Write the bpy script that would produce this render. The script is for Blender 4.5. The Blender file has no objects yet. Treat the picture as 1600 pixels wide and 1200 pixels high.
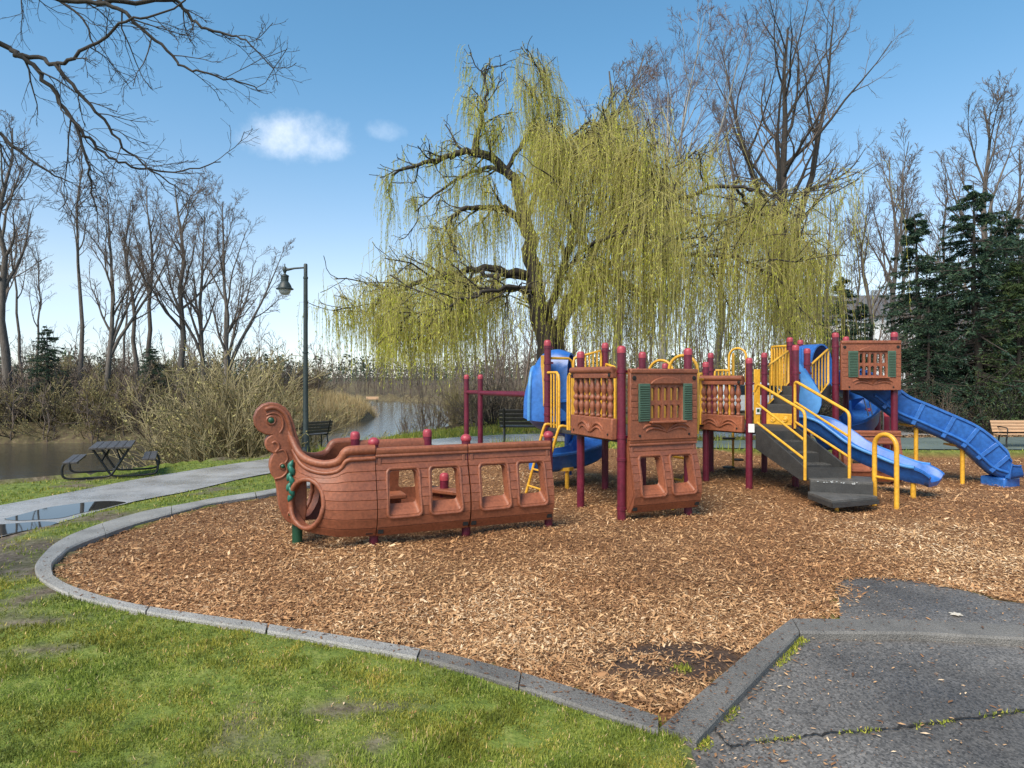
import bpy, bmesh, math, random
import numpy as np
from mathutils import Vector, Matrix
R = math.radians
SC = bpy.context.scene
COL = SC.collection

# ------------------------------------------------------------------ camera, sky, sun, exposure
CAMH, FPX, HOR = 1.65, 1020.0, 590.0
cam_d = bpy.data.cameras.new('camera'); cam = bpy.data.objects.new('camera', cam_d); COL.objects.link(cam)
cam.location = (0, 0, CAMH); cam.rotation_euler = (R(90), 0, 0)
cam_d.sensor_width = 36; cam_d.lens = FPX / 1600 * 36; cam_d.shift_y = -10 / 1600
cam_d.clip_start = 0.05; cam_d.clip_end = 6000
SC.camera = cam

SUN_EL, SUN_AZ = 48.0, 215.0      # azimuth clockwise from +Y (the view direction): behind and to the left
w = bpy.data.worlds.new('World'); SC.world = w; w.use_nodes = True
nt = w.node_tree; nt.nodes.clear()
def wn(t, **k):
    n = nt.nodes.new(t)
    for a, b in k.items(): setattr(n, a, b)
    return n
sky = wn('ShaderNodeTexSky', sky_type='NISHITA', sun_disc=False)
sky.sun_elevation = R(SUN_EL); sky.sun_rotation = R(SUN_AZ); sky.air_density = 1.0; sky.dust_density = 0.2; sky.ozone_density = 2.5
bg = wn('ShaderNodeBackground'); bg.inputs['Strength'].default_value = 0.118
out = wn('ShaderNodeOutputWorld')
tc = wn('ShaderNodeTexCoord')
def cloud_mask(px, py, hw, hh, soft, seed):
    c = Vector(((px - 800) / FPX, 1, (HOR - py) / FPX)).normalized()
    r = Vector((c.y, -c.x, 0)).normalized(); u = r.cross(c)
    nz = wn('ShaderNodeTexNoise'); nz.inputs['Scale'].default_value = 16; nz.inputs['Detail'].default_value = 7
    nz.inputs['Roughness'].default_value = 0.62
    mp = wn('ShaderNodeMapping'); mp.inputs['Location'].default_value = (seed, seed * 2, 0)
    nt.links.new(tc.outputs['Generated'], mp.inputs['Vector']); nt.links.new(mp.outputs['Vector'], nz.inputs['Vector'])
    def dot(v, s):
        d = wn('ShaderNodeVectorMath', operation='DOT_PRODUCT'); d.inputs[1].default_value = v
        nt.links.new(tc.outputs['Generated'], d.inputs[0])
        m = wn('ShaderNodeMath', operation='MULTIPLY'); nt.links.new(d.outputs['Value'], m.inputs[0]); m.inputs[1].default_value = 1 / s
        return m
    def mth(op, a, b):
        m = wn('ShaderNodeMath', operation=op)
        for i, q in enumerate((a, b)):
            if hasattr(q, 'outputs'): nt.links.new(q.outputs[0], m.inputs[i])
            else: m.inputs[i].default_value = q
        return m
    dx, dy, dc = dot(r, hw), dot(u, hh), dot(c, 1.0)
    d2 = mth('ADD', mth('MULTIPLY', dx, dx), mth('MULTIPLY', dy, dy))
    nn = mth('MULTIPLY', mth('SUBTRACT', nz, 0.5), 3.4)
    val = mth('ADD', mth('SUBTRACT', 1.0, d2), nn)
    mr = wn('ShaderNodeMapRange', interpolation_type='SMOOTHSTEP'); mr.inputs['From Min'].default_value = 0.0; mr.inputs['From Max'].default_value = soft
    nt.links.new(val.outputs[0], mr.inputs['Value'])
    return mth('MULTIPLY', mr, mth('GREATER_THAN', dc, 0.0))
# the photograph's sky: cyan-blue overhead, pale and milky low down
sx = wn('ShaderNodeSeparateXYZ'); nt.links.new(tc.outputs['Generated'], sx.inputs['Vector'])
er = wn('ShaderNodeMapRange', interpolation_type='SMOOTHSTEP'); er.inputs['From Min'].default_value = 0.0; er.inputs['From Max'].default_value = 0.5
nt.links.new(sx.outputs['Z'], er.inputs['Value'])
tn_ = wn('ShaderNodeValToRGB'); nt.links.new(er.outputs['Result'], tn_.inputs['Fac']); te = tn_.color_ramp.elements; te.new(.5)
for e_, (p_, c_) in zip(te, ((0.0, (.84, .88, 1.06, 1)), (.16, (1.16, 1.02, .94, 1)), (1.0, (.72, 1.07, 1.07, 1)))): e_.position = p_; e_.color = c_
gm = wn('ShaderNodeMixRGB', blend_type='MULTIPLY'); gm.inputs['Fac'].default_value = 1; nt.links.new(sky.outputs['Color'], gm.inputs['Color1']); nt.links.new(tn_.outputs['Color'], gm.inputs['Color2'])
cur = gm.outputs['Color']
for a, strength, col in (((466, 212, 0.092, 0.034, 2.8, 3.1), 0.74, (8.4, 8.4, 8.7, 1)), ((600, 203, 0.03, 0.016, 1.8, 7.7), 0.22, (8.0, 8.3, 8.8, 1))):
    m = cloud_mask(*a)
    sc = wn('ShaderNodeMath', operation='MULTIPLY'); nt.links.new(m.outputs[0], sc.inputs[0]); sc.inputs[1].default_value = strength
    mx = wn('ShaderNodeMixRGB'); nt.links.new(sc.outputs[0], mx.inputs['Fac']); nt.links.new(cur, mx.inputs['Color1']); mx.inputs['Color2'].default_value = col
    cur = mx.outputs['Color']
nt.links.new(cur, bg.inputs['Color']); nt.links.new(bg.outputs['Background'], out.inputs['Surface'])

sd = bpy.data.lights.new('sun', 'SUN'); sd.energy = 3.5; sd.angle = R(36); sd.color = (1.0, 0.90, 0.75)
so = bpy.data.objects.new('sun', sd); COL.objects.link(so)
az, el = R(SUN_AZ), R(SUN_EL)
so.rotation_euler = Vector((math.sin(az) * math.cos(el), math.cos(az) * math.cos(el), math.sin(el))).to_track_quat('Z', 'Y').to_euler()
so.location = (-8, -12, 20)
SC.view_settings.view_transform = 'Standard'; SC.view_settings.look = 'None'
SC.view_settings.exposure = 0.68; SC.view_settings.gamma = 1.0; SC.view_settings.use_curve_mapping = False
try:
    SC.cycles.max_bounces = 6; SC.cycles.transparent_max_bounces = 6; SC.cycles.use_denoising = True
except Exception: pass

# ------------------------------------------------------------------ where things stand
def gp(px, py, z=0.0):
    d = (CAMH - z) * FPX / (py - HOR)
    return ((px - 800) * d / FPX, d)
def at(px, py, d): return Vector(((px - 800) * d / FPX, d, CAMH - (py - HOR) * d / FPX))
def sstep(a, b, x):
    t = np.clip((np.asarray(x, float) - a) / (b - a), 0, 1)
    return t * t * (3 - 2 * t)
def gz(x, y):                      # the chips lie a little lower under the far tower
    return float(-0.17 * sstep(9.3, 11.0, y) * sstep(4.3, 5.8, x))
def gzn(x, y): return -0.17 * sstep(9.3, 11.0, y) * sstep(4.3, 5.8, x)

# ------------------------------------------------------------------ materials
MATS = {}
def nm(name):
    m = bpy.data.materials.new(name); m.use_nodes = True
    MATS[name] = m
    n = m.node_tree.nodes; return m, n, m.node_tree.links, n['Principled BSDF']
def pmat(name, c1, c2=None, scale=6.0, rough=0.5, bump=0.0, bscale=None, metal=0.0, detail=4.0, stretch=None, spec=0.5, fine=None, rvar=0.1):
    """plain procedural surface: two colours mixed by noise, fine relief, roughness that varies"""
    m, n, l, b = nm(name)
    c2 = c2 or tuple(c * 0.8 for c in c1)
    t = n.new('ShaderNodeTexCoord'); v = t.outputs['Object']
    if stretch:
        mp = n.new('ShaderNodeMapping'); mp.inputs['Scale'].default_value = stretch; l.new(v, mp.inputs['Vector']); v = mp.outputs['Vector']
    nz = n.new('ShaderNodeTexNoise'); nz.inputs['Scale'].default_value = scale; nz.inputs['Detail'].default_value = detail; nz.inputs['Roughness'].default_value = 0.65
    l.new(v, nz.inputs['Vector'])
    cr = n.new('ShaderNodeValToRGB'); cr.color_ramp.elements[0].position = 0.32; cr.color_ramp.elements[1].position = 0.68
    cr.color_ramp.elements[0].color = (*c2, 1); cr.color_ramp.elements[1].color = (*c1, 1)
    l.new(nz.outputs['Fac'], cr.inputs['Fac']); col = cr.outputs['Color']
    if fine:
        fz = n.new('ShaderNodeTexNoise'); fz.inputs['Scale'].default_value = fine[0]; fz.inputs['Detail'].default_value = 3
        l.new(v, fz.inputs['Vector'])
        mr = n.new('ShaderNodeMapRange'); mr.inputs['From Min'].default_value = 0.3; mr.inputs['From Max'].default_value = 0.7
        mr.inputs['To Min'].default_value = 1 - fine[1]; mr.inputs['To Max'].default_value = 1 + fine[1]
        l.new(fz.outputs['Fac'], mr.inputs['Value'])
        mx = n.new('ShaderNodeMixRGB'); mx.blend_type = 'MULTIPLY'; mx.inputs['Fac'].default_value = 1
        l.new(col, mx.inputs['Color1']); l.new(mr.outputs['Result'], mx.inputs['Color2']); col = mx.outputs['Color']
    l.new(col, b.inputs['Base Color'])
    mr = n.new('ShaderNodeMapRange'); mr.inputs['To Min'].default_value = max(0.02, rough - rvar); mr.inputs['To Max'].default_value = min(1, rough + rvar)
    l.new(nz.outputs['Fac'], mr.inputs['Value']); l.new(mr.outputs['Result'], b.inputs['Roughness'])
    b.inputs['Metallic'].default_value = metal; b.inputs['Specular IOR Level'].default_value = spec
    if bump:
        bz = n.new('ShaderNodeTexNoise'); bz.inputs['Scale'].default_value = bscale or scale * 8; bz.inputs['Detail'].default_value = 4
        l.new(v, bz.inputs['Vector'])
        bp = n.new('ShaderNodeBump'); bp.inputs['Strength'].default_value = bump; bp.inputs['Distance'].default_value = 0.01
        l.new(bz.outputs['Fac'], bp.inputs['Height']); l.new(bp.outputs['Normal'], b.inputs['Normal'])
    return m
def tmat(name, stops, rough=0.7, trans=0.0, attr='tint', posnoise=None, spec=0.3):
    """colour from a per-piece random attribute; posnoise = (scale, colour, amount) shifts it over the place"""
    m, n, l, b = nm(name)
    a = n.new('ShaderNodeAttribute'); a.attribute_name = attr
    cr = n.new('ShaderNodeValToRGB'); e = cr.color_ramp.elements
    while len(e) < len(stops): e.new(0.5)
    for i, (p, c) in enumerate(stops): e[i].position = p; e[i].color = (*c, 1)
    l.new(a.outputs['Fac'], cr.inputs['Fac']); col = cr.outputs['Color']
    if posnoise:
        t = n.new('ShaderNodeTexCoord'); z = n.new('ShaderNodeTexNoise'); z.inputs['Scale'].default_value = posnoise[0]; z.inputs['Detail'].default_value = 3
        l.new(t.outputs['Object'], z.inputs['Vector'])
        mr = n.new('ShaderNodeMapRange'); mr.inputs['From Min'].default_value = 0.38; mr.inputs['From Max'].default_value = 0.62; mr.inputs['To Max'].default_value = posnoise[2]
        l.new(z.outputs['Fac'], mr.inputs['Value'])
        mx = n.new('ShaderNodeMixRGB'); mx.blend_type = 'MULTIPLY'; l.new(mr.outputs['Result'], mx.inputs['Fac']); l.new(col, mx.inputs['Color1']); mx.inputs['Color2'].default_value = (*posnoise[1], 1)
        col = mx.outputs['Color']
    l.new(col, b.inputs['Base Color']); b.inputs['Roughness'].default_value = rough; b.inputs['Specular IOR Level'].default_value = spec
    if trans:
        tr = n.new('ShaderNodeBsdfTranslucent'); l.new(col, tr.inputs['Color'])
        ms = n.new('ShaderNodeMixShader'); ms.inputs['Fac'].default_value = trans
        l.new(b.outputs['BSDF'], ms.inputs[1]); l.new(tr.outputs['BSDF'], ms.inputs[2]); l.new(ms.outputs['Shader'], n['Material Output'].inputs['Surface'])
    return m

pmat('terracotta', (.315, .102, .047), (.19, .060, .031), 2.2, .48, .3, 90, detail=10, fine=(38, .22), rvar=.2)
pmat('terracotta_shade', (.26, .092, .052), (.20, .07, .042), 3, .5, .25, 90, fine=(45, .12))  # darkened terracotta, paints the shade inside the pockets under the rail
pmat('maroon', (.150, .013, .033), (.092, .009, .023), 4, .38, .12, 60, fine=(30, .18), rvar=.18)
pmat('cap_red', (.42, .055, .075), (.30, .035, .05), 9, .42, .1, 60, fine=(50, .15))
pmat('yellow', (.78, .42, .035), (.60, .30, .028), 5, .42, .12, 60, detail=8, fine=(30, .16), rvar=.18)
pmat('blue', (.034, .155, .48), (.018, .095, .34), 1.8, .36, .08, 40, detail=9, fine=(18, .18), rvar=.2)
pmat('pale_blue', (.10, .30, .60), (.06, .21, .50), 3, .4, .06, 40, fine=(18, .1))
pmat('deck_black', (.052, .050, .047), (.032, .031, .030), 7, .6, .5, 120, fine=(70, .3))
pmat('tread_grey', (.115, .110, .102), (.062, .060, .056), 9, .6, .5, 120, fine=(70, .35))
pmat('shutter_green', (.070, .128, .088), (.050, .098, .066), 6, .55, .2, 80, fine=(40, .12))
pmat('teal', (.02, .165, .115), (.014, .115, .08), 9, .45, .1)
pmat('dark_green_post', (.012, .075, .035), (.01, .055, .028), 8, .45, .1)
pmat('hole_shade', (.012, .010, .009), (.008, .007, .006), 5, .8)  # near-black colour that paints the shade inside bolt pockets
pmat('steel', (.40, .40, .40), (.28, .28, .28), 20, .35, .05, metal=.8)
pmat('sticker_white', (.78, .78, .76), (.7, .7, .68), 12, .5)
pmat('worn_white', (.62, .62, .6), (.45, .45, .44), 30, .6)
pmat('lamp_green', (.035, .048, .046), (.022, .031, .030), 5, .5, .15, 60, fine=(40, .2))
pmat('black_iron', (.016, .017, .018), (.010, .010, .011), 8, .45, .2, 80)
pmat('wet_plank', (.085, .070, .062), (.05, .043, .040), 6, .4, .5, 60, stretch=(1, 9, 9), fine=(30, .25))
pmat('tan_plank', (.56, .35, .20), (.45, .27, .15), 5, .6, .4, 60, stretch=(1, 8, 8), fine=(30, .15))
pmat('kerb_concrete', (.37, .355, .33), (.235, .225, .208), 2.4, .78, 1.0, 110, detail=10, fine=(120, .32))
pmat('kerb_dark', (.195, .182, .165), (.108, .102, .094), 2.4, .8, 1.0, 110, detail=9, fine=(120, .32))
pmat('bark_willow', (.050, .040, .032), (.022, .018, .015), 5, .9, .8, 30, stretch=(1, 1, .25), fine=(25, .3))
pmat('bark_dark', (.070, .056, .046), (.034, .028, .023), 5, .9, .8, 30, stretch=(1, 1, .25), fine=(25, .3))
pmat('bark_grey', (.16, .135, .115), (.085, .072, .060), 5, .9, .6, 30, stretch=(1, 1, .25), fine=(25, .3))
pmat('bark_pale', (.40, .38, .35), (.24, .22, .20), 4, .85, .5, 30, stretch=(1, 1, .4), fine=(22, .35))
pmat('twig_brown', (.185, .140, .112), (.115, .088, .070), 3, .85)
pmat('twig_red', (.19, .12, .095), (.12, .078, .062), 3, .85)
pmat('willow_twig', (.42, .37, .11), (.28, .24, .08), 3, .8)
pmat('twig_olive', (.34, .28, .145), (.21, .17, .09), 3, .85)
pmat('twig_dark', (.060, .050, .044), (.035, .03, .027), 3, .85)
tmat('willow_leaf', [(0, (.19, .19, .035)), (.3, (.44, .46, .05)), (.7, (.65, .66, .09)), (1, (.78, .72, .20))], .6, .45)
tmat('conifer_leaf', [(0, (.014, .034, .024)), (.5, (.038, .076, .046)), (.85, (.078, .125, .062)), (1, (.15, .18, .075))], .6, .12)
tmat('cedar_leaf', [(0, (.022, .042, .018)), (.5, (.060, .095, .034)), (1, (.15, .19, .06))], .6, .15)
tmat('olive_leaf', [(0, (.13, .11, .045)), (.5, (.29, .25, .09)), (1, (.50, .44, .19))], .7, .25)
tmat('brown_leaf', [(0, (.09, .066, .042)), (.5, (.22, .165, .10)), (1, (.38, .31, .18))], .8, .15)
tmat('grass_blade', [(0, (.085, .115, .02)), (.4, (.215, .285, .045)), (.75, (.38, .44, .085)), (.92, (.54, .50, .16)), (1, (.62, .50, .28))], .55, .3, posnoise=(1.6, (1.30, .92, .80), .8))
tmat('reed', [(0, (.25, .17, .07)), (.5, (.50, .37, .18)), (1, (.70, .57, .33))], .7, .2)
tmat('chip', [(0, (.085, .040, .020)), (.22, (.20, .098, .044)), (.5, (.43, .232, .104)), (.8, (.645, .405, .205)), (1, (.79, .60, .39))], .72, 0, posnoise=(.55, (.86, .745, .66), .75), spec=.35)
tmat('litter', [(0, (.07, .040, .022)), (.5, (.22, .13, .07)), (1, (.42, .30, .18))], .8)
tmat('moss', [(0, (.09, .12, .012)), (.5, (.24, .27, .028)), (1, (.40, .37, .06))], .8)

# ------------------------------------------------------------------ helpers that make objects
def tag(o, label=None, cat=None, group=None, kind=None):
    for k, v in (('label', label), ('category', cat), ('group', group), ('kind', kind)):
        if v: o[k] = v
    return o
def empty(name, loc=(0, 0, 0), rz=0.0, label=None, cat=None, group=None):
    o = bpy.data.objects.new(name, None); COL.objects.link(o); o.location = loc; o.rotation_euler = (0, 0, rz); o.empty_display_size = .2
    return tag(o, label, cat, group)
def finish(me, mat, smooth=True, angle=38):
    if smooth:
        me.polygons.foreach_set('use_smooth', np.ones(len(me.polygons), bool))
        try: me.set_sharp_from_angle(angle=R(angle))
        except Exception: pass
    me.materials.append(MATS[mat]); me.update()
def npmesh(name, V, F, mat, parent=None, attr=None, smooth=False, loc=None):
    """mesh object from arrays; F is (M,k); attr = one float for each face"""
    V = np.asarray(V, np.float32); F = np.asarray(F, np.int32)
    me = bpy.data.meshes.new(name); k = F.shape[1]
    me.vertices.add(len(V)); me.vertices.foreach_set('co', V.ravel())
    me.loops.add(F.size); me.loops.foreach_set('vertex_index', F.ravel())
    me.polygons.add(len(F)); me.polygons.foreach_set('loop_start', np.arange(0, F.size, k, dtype=np.int32))
    me.update(calc_edges=True)
    if smooth: me.polygons.foreach_set('use_smooth', np.ones(len(F), bool))
    if attr is not None:
        a = me.attributes.new('tint', 'FLOAT', 'FACE'); a.data.foreach_set('value', np.asarray(attr, np.float32))
    me.materials.append(MATS[mat])
    o = bpy.data.objects.new(name, me); COL.objects.link(o); o.parent = parent
    if loc is not None: o.location = loc
    return o
def frames(P):
    P = [Vector(p) for p in P]; n = len(P); T = []
    for i in range(n):
        a = P[max(i - 1, 0)]; b = P[min(i + 1, n - 1)]; T.append((b - a).normalized())
    ref = Vector((0, 0, 1)) if abs(T[0].z) < .9 else Vector((1, 0, 0))
    u = (ref - T[0] * ref.dot(T[0])).normalized(); out = []
    for t in T:
        u = (u - t * u.dot(t)).normalized(); out.append((t, u, t.cross(u)))
    return P, out
class MB:
    def __init__(s): s.v = []; s.f = []
    def add(s, vs, fs):
        o = len(s.v); s.v += [tuple(v) for v in vs]; s.f += [tuple(i + o for i in f) for f in fs]; return s
    def box(s, c, d, M=None):
        x, y, z = d[0] / 2, d[1] / 2, d[2] / 2; c = Vector(c)
        vs = [Vector(q) for q in ((-x, -y, -z), (x, -y, -z), (x, y, -z), (-x, y, -z), (-x, -y, z), (x, -y, z), (x, y, z), (-x, y, z))]
        if M is not None: vs = [M @ q for q in vs]
        return s.add([q + c for q in vs], [(0, 3, 2, 1), (4, 5, 6, 7), (0, 1, 5, 4), (1, 2, 6, 5), (2, 3, 7, 6), (3, 0, 4, 7)])
    def bar(s, a, b, wd, ht):      # box beam between two points
        a, b = Vector(a), Vector(b); t = (b - a); L = t.length; t.normalize()
        ref = Vector((0, 0, 1)) if abs(t.z) < .95 else Vector((0, 1, 0))
        sd = t.cross(ref).normalized(); up = sd.cross(t)
        M = Matrix((t, sd, up)).transposed()
        return s.box((a + b) / 2, (L, wd, ht), M)
    def tube(s, pts, r, n=10, closed=False, flat=None):
        P, fr = frames(pts); m = len(P); vs = []; fs = []
        rs = r if isinstance(r, (list, tuple)) else [r] * m
        for (t, u, w_), p, rr in zip(fr, P, rs):
            for k in range(n):
                a = 2 * math.pi * k / n; vs.append(p + (u * math.cos(a) + w_ * math.sin(a) * (flat or 1)) * rr)
        M = m if closed else m - 1
        for i in range(M):
            j = (i + 1) % m
            for k in range(n): fs.append((i * n + k, i * n + (k + 1) % n, j * n + (k + 1) % n, j * n + k))
        if not closed: fs.append(tuple(range(n - 1, -1, -1))); fs.append(tuple((m - 1) * n + k for k in range(n)))
        return s.add(vs, fs)
    def lathe(s, prof, o=(0, 0, 0), n=16, M=None):
        o = Vector(o); vs = []; fs = []; m = len(prof)
        for r, z in prof:
            for k in range(n):
                a = 2 * math.pi * k / n; q = Vector((r * math.cos(a), r * math.sin(a), z)); vs.append((M @ q if M is not None else q) + o)
        for i in range(m - 1):
            for k in range(n): fs.append((i * n + k, i * n + (k + 1) % n, (i + 1) * n + (k + 1) % n, (i + 1) * n + k))
        fs.append(tuple(range(n - 1, -1, -1))); fs.append(tuple((m - 1) * n + k for k in range(n)))
        return s.add(vs, fs)
    def prism(s, poly, z0, z1):    # polygon in XY, counter-clockwise
        n = len(poly)
        vs = [(x, y, z0) for x, y in poly] + [(x, y, z1) for x, y in poly]
        return s.add(vs, [tuple(range(n - 1, -1, -1)), tuple(range(n, 2 * n))] + [(i, (i + 1) % n, n + (i + 1) % n, n + i) for i in range(n)])
    def sweep(s, pts, sec, hs=None, closed=True):
        """sec: list of (across, up); hs scales the up part above zero at each point"""
        P = [Vector(p) for p in pts]; n = len(P); m = len(sec); vs = []; fs = []
        for i, p in enumerate(P):
            t = (P[min(i + 1, n - 1)] - P[max(i - 1, 0)]).normalized(); sd = t.cross(Vector((0, 0, 1))).normalized(); up = sd.cross(t)
            h = hs[i] if hs else 1
            for a, b in sec: vs.append(p + sd * a + up * (b * h if b > 0 else b))
        for i in range(n - 1):
            for k in range(m if closed else m - 1):
                j = (k + 1) % m; fs.append((i * m + k, i * m + j, (i + 1) * m + j, (i + 1) * m + k))
        if closed: fs.append(tuple(range(m - 1, -1, -1))); fs.append(tuple((n - 1) * m + k for k in range(m)))
        return s.add(vs, fs)
    def build(s, name, mat, parent=None, bevel=0, smooth=True, angle=38, segs=2):
        me = bpy.data.meshes.new(name); me.from_pydata(s.v, [], s.f)
        bm = bmesh.new(); bm.from_mesh(me); bmesh.ops.recalc_face_normals(bm, faces=bm.faces); bm.to_mesh(me); bm.free()
        finish(me, mat, smooth, angle)
        o = bpy.data.objects.new(name, me); COL.objects.link(o); o.parent = parent
        if bevel:
            b = o.modifiers.new('bevel', 'BEVEL'); b.width = bevel; b.segments = segs; b.limit_method = 'ANGLE'; b.angle_limit = R(40); b.harden_normals = False
        return o
def cat_spline(P, n=6):
    P = [Vector(p) for p in P]; out = []
    for i in range(len(P) - 1):
        a, b, c, d = P[max(i - 1, 0)], P[i], P[i + 1], P[min(i + 2, len(P) - 1)]
        for k in range(n):
            t = k / n; out.append(.5 * ((2 * b) + (c - a) * t + (2 * a - 5 * b + 4 * c - d) * t * t + (3 * b - a - 3 * c + d) * t ** 3))
    out.append(P[-1]); return out
def apply_mods(o):
    dg = bpy.context.evaluated_depsgraph_get(); dg.update()
    me = bpy.data.meshes.new_from_object(o.evaluated_get(dg)); old = o.data; o.modifiers.clear(); o.data = me; me.name = o.name
    bpy.data.meshes.remove(old)
def cut(o, cutters):
    cs = []
    for mb in cutters:
        c = mb.build('cutter', 'hole_shade', o.parent); cs.append(c)
        m = o.modifiers.new('b', 'BOOLEAN'); m.operation = 'DIFFERENCE'; m.solver = 'EXACT'; m.object = c
    apply_mods(o)
    for c in cs:
        me = c.data; bpy.data.objects.remove(c); bpy.data.meshes.remove(me)
    me = o.data
    me.polygons.foreach_set('use_smooth', np.ones(len(me.polygons), bool)); me.set_sharp_from_angle(angle=R(35))

# value noise for scattering
_rg = np.random.default_rng(5); _T = _rg.random((256, 256))
def vnoise(x, y, s):
    x = np.asarray(x, float) * s + 100; y = np.asarray(y, float) * s + 100
    i = np.floor(x).astype(int); j = np.floor(y).astype(int); fx = x - i; fy = y - j
    fx = fx * fx * (3 - 2 * fx); fy = fy * fy * (3 - 2 * fy)
    g = lambda a, b: _T[a % 256, b % 256]
    return (g(i, j) * (1 - fx) + g(i + 1, j) * fx) * (1 - fy) + (g(i, j + 1) * (1 - fx) + g(i + 1, j + 1) * fx) * fy
def inpoly(x, y, poly):
    r = np.zeros(np.shape(x), bool); n = len(poly)
    for i in range(n):
        x0, y0 = poly[i]; x1, y1 = poly[(i + 1) % n]
        if y0 == y1: continue
        c = ((y0 > y) != (y1 > y)) & (x < (x1 - x0) * (y - y0) / (y1 - y0) + x0); r ^= c
    return r
def polydist(x, y, poly, closed=True):
    d = np.full(np.shape(x), 1e9); n = len(poly)
    for i in range(n if closed else n - 1):
        ax, ay = poly[i]; bx, by = poly[(i + 1) % n]; L = (bx - ax) ** 2 + (by - ay) ** 2 + 1e-12
        t = np.clip(((x - ax) * (bx - ax) + (y - ay) * (by - ay)) / L, 0, 1)
        d = np.minimum(d, np.hypot(x - ax - t * (bx - ax), y - ay - t * (by - ay)))
    return d

# ------------------------------------------------------------------ the lie of the land (polygons in metres)
RIVER = [(-80, 2), (-25, 5), (-10.1, 9.3), (-8.5, 10.9), (-7.5, 11.8), (-6.65, 13.6), (-5.4, 14.6), (-4.8, 15.5), (-3.6, 19), (-2.4, 22.5), (-1.8, 26),
         (-2.5, 36), (-4, 50), (-5.5, 60), (-8, 68), (-20, 78), (-80, 90), (-80, 75), (-30, 64), (-15, 54), (-11, 46), (-9.5, 40.5), (-10.2, 36),
         (-11.5, 31.7), (-13.5, 26.8), (-20.4, 26), (-27.5, 25.5), (-80, 24)]
KZ = 0.06
kpairs = [((425, 763.5), (428, 769)), ((337, 777), (340, 783.5)), ((300, 784), (300, 793)), ((234, 795.6), (236, 810)), ((197, 805), (200, 820.5)), ((159, 816), (165, 833)),
          ((112.5, 833), (125, 848)), ((85, 848), (107, 857)), ((71, 860), (97, 865)), ((57, 877), (84, 877)), ((54.6, 888), (81.5, 885)), ((59, 899), (83, 893)), ((67, 906.5), (87, 900)), ((112, 929), (120, 917)), ((208, 951.5), (214, 943)),
          ((416, 985), (420, 974)), ((652, 1027), (658, 1012.5)), ((780, 1062), (785, 1041)), ((900, 1100.6), (904, 1075)), ((1029, 1142), (1029, 1117))]
K_OUT = [gp(*a, KZ) for a, b in kpairs]; K_IN = [gp(*b, KZ) for a, b in kpairs]
back_o = [(-.2, 14.9), (-1.0, 13.9), (-1.9, 12.4), (-2.7, 10.9)]; back_i = [(-.1, 14.72), (-.85, 13.78), (-1.74, 12.3), (-2.53, 10.8)]
K_OUT = back_o + K_OUT; K_IN = back_i + K_IN
KR_L = [gp(1029, 1133, KZ), gp(1100, 1072, KZ), gp(1190, 997, KZ), gp(1236, 963.5, KZ), gp(1420, 965.5, KZ), gp(1600, 974, KZ)]
KR_R = [gp(1088, 1152, KZ), gp(1140, 1098, KZ), gp(1215, 1021, KZ), gp(1249, 986, KZ), gp(1428, 987, KZ), gp(1600, 996, KZ)]
def ext(a, b, t): return (b[0] + (b[0] - a[0]) * t, b[1] + (b[1] - a[1]) * t)
KR_L.append(ext(KR_L[-2], KR_L[-1], 4)); KR_R.append(ext(KR_R[-2], KR_R[-1], 4))
RAMP = [gp(1313, 962), gp(1311, 935), gp(1304, 915), gp(1330, 906), gp(1390, 905), gp(1450, 914), gp(1520, 928), gp(1600, 946)]
RAMP += [(5.2, 4.35), ext(KR_L[-3], KR_L[-2], 3.2)]
BED = K_IN + [gp(1029, 1119), KR_L[0]] + KR_L[1:4] + [gp(1313, 965)] + RAMP[1:9] + [(9, 4.2), (16, 5), (16, 14.6), (9, 14.75), (6, 14.85), (3.5, 15.3), (1.2, 15.4)]
ASPH = [gp(1088, 1152), gp(1140, 1098), gp(1215, 1021), gp(1249, 986), gp(1428, 987), gp(1600, 996), (KR_R[-1][0], KR_R[-1][1] - .1), (7, 1.5), (7, -3), (.35, -3), (.62, 2.0), gp(1068, 1218)]
pu = [(-260, 840), (-120, 812), (0, 790), (94, 772.5), (206, 750.5), (300, 735), (420, 717)]; pl = [(-200, 905), (-100, 868), (0, 839), (84, 820), (159, 797.5), (216, 782.5), (300, 766.5), (425, 739)]
PATH_L = [(-7.5, -3), (-6.0, 2.0), (-5.4, 4.0)] + [gp(*a) for a in pl] + [(-2.7, 13.0), (-1.4, 15.3), (.2, 16.5), (3.0, 17.3), (7, 18.2), (16, 19)]
PATH_U = [(-9.6, -2), (-8.2, 2.6), (-7.4, 4.8)] + [gp(*a) for a in pu] + [(-3.6, 15.2), (-2.0, 17.6), (0, 18.9), (3, 19.5), (7, 20.2), (16, 21)]
PATH = PATH_L + PATH_U[::-1]
RUBBER = [(2.7, 15.6), (6, 15.05), (9.1, 14.95), (16, 14.8), (24, 14.6), (24, 17.9), (14, 18.0), (9, 17.6), (5, 16.9), (3, 16.4)]

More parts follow.
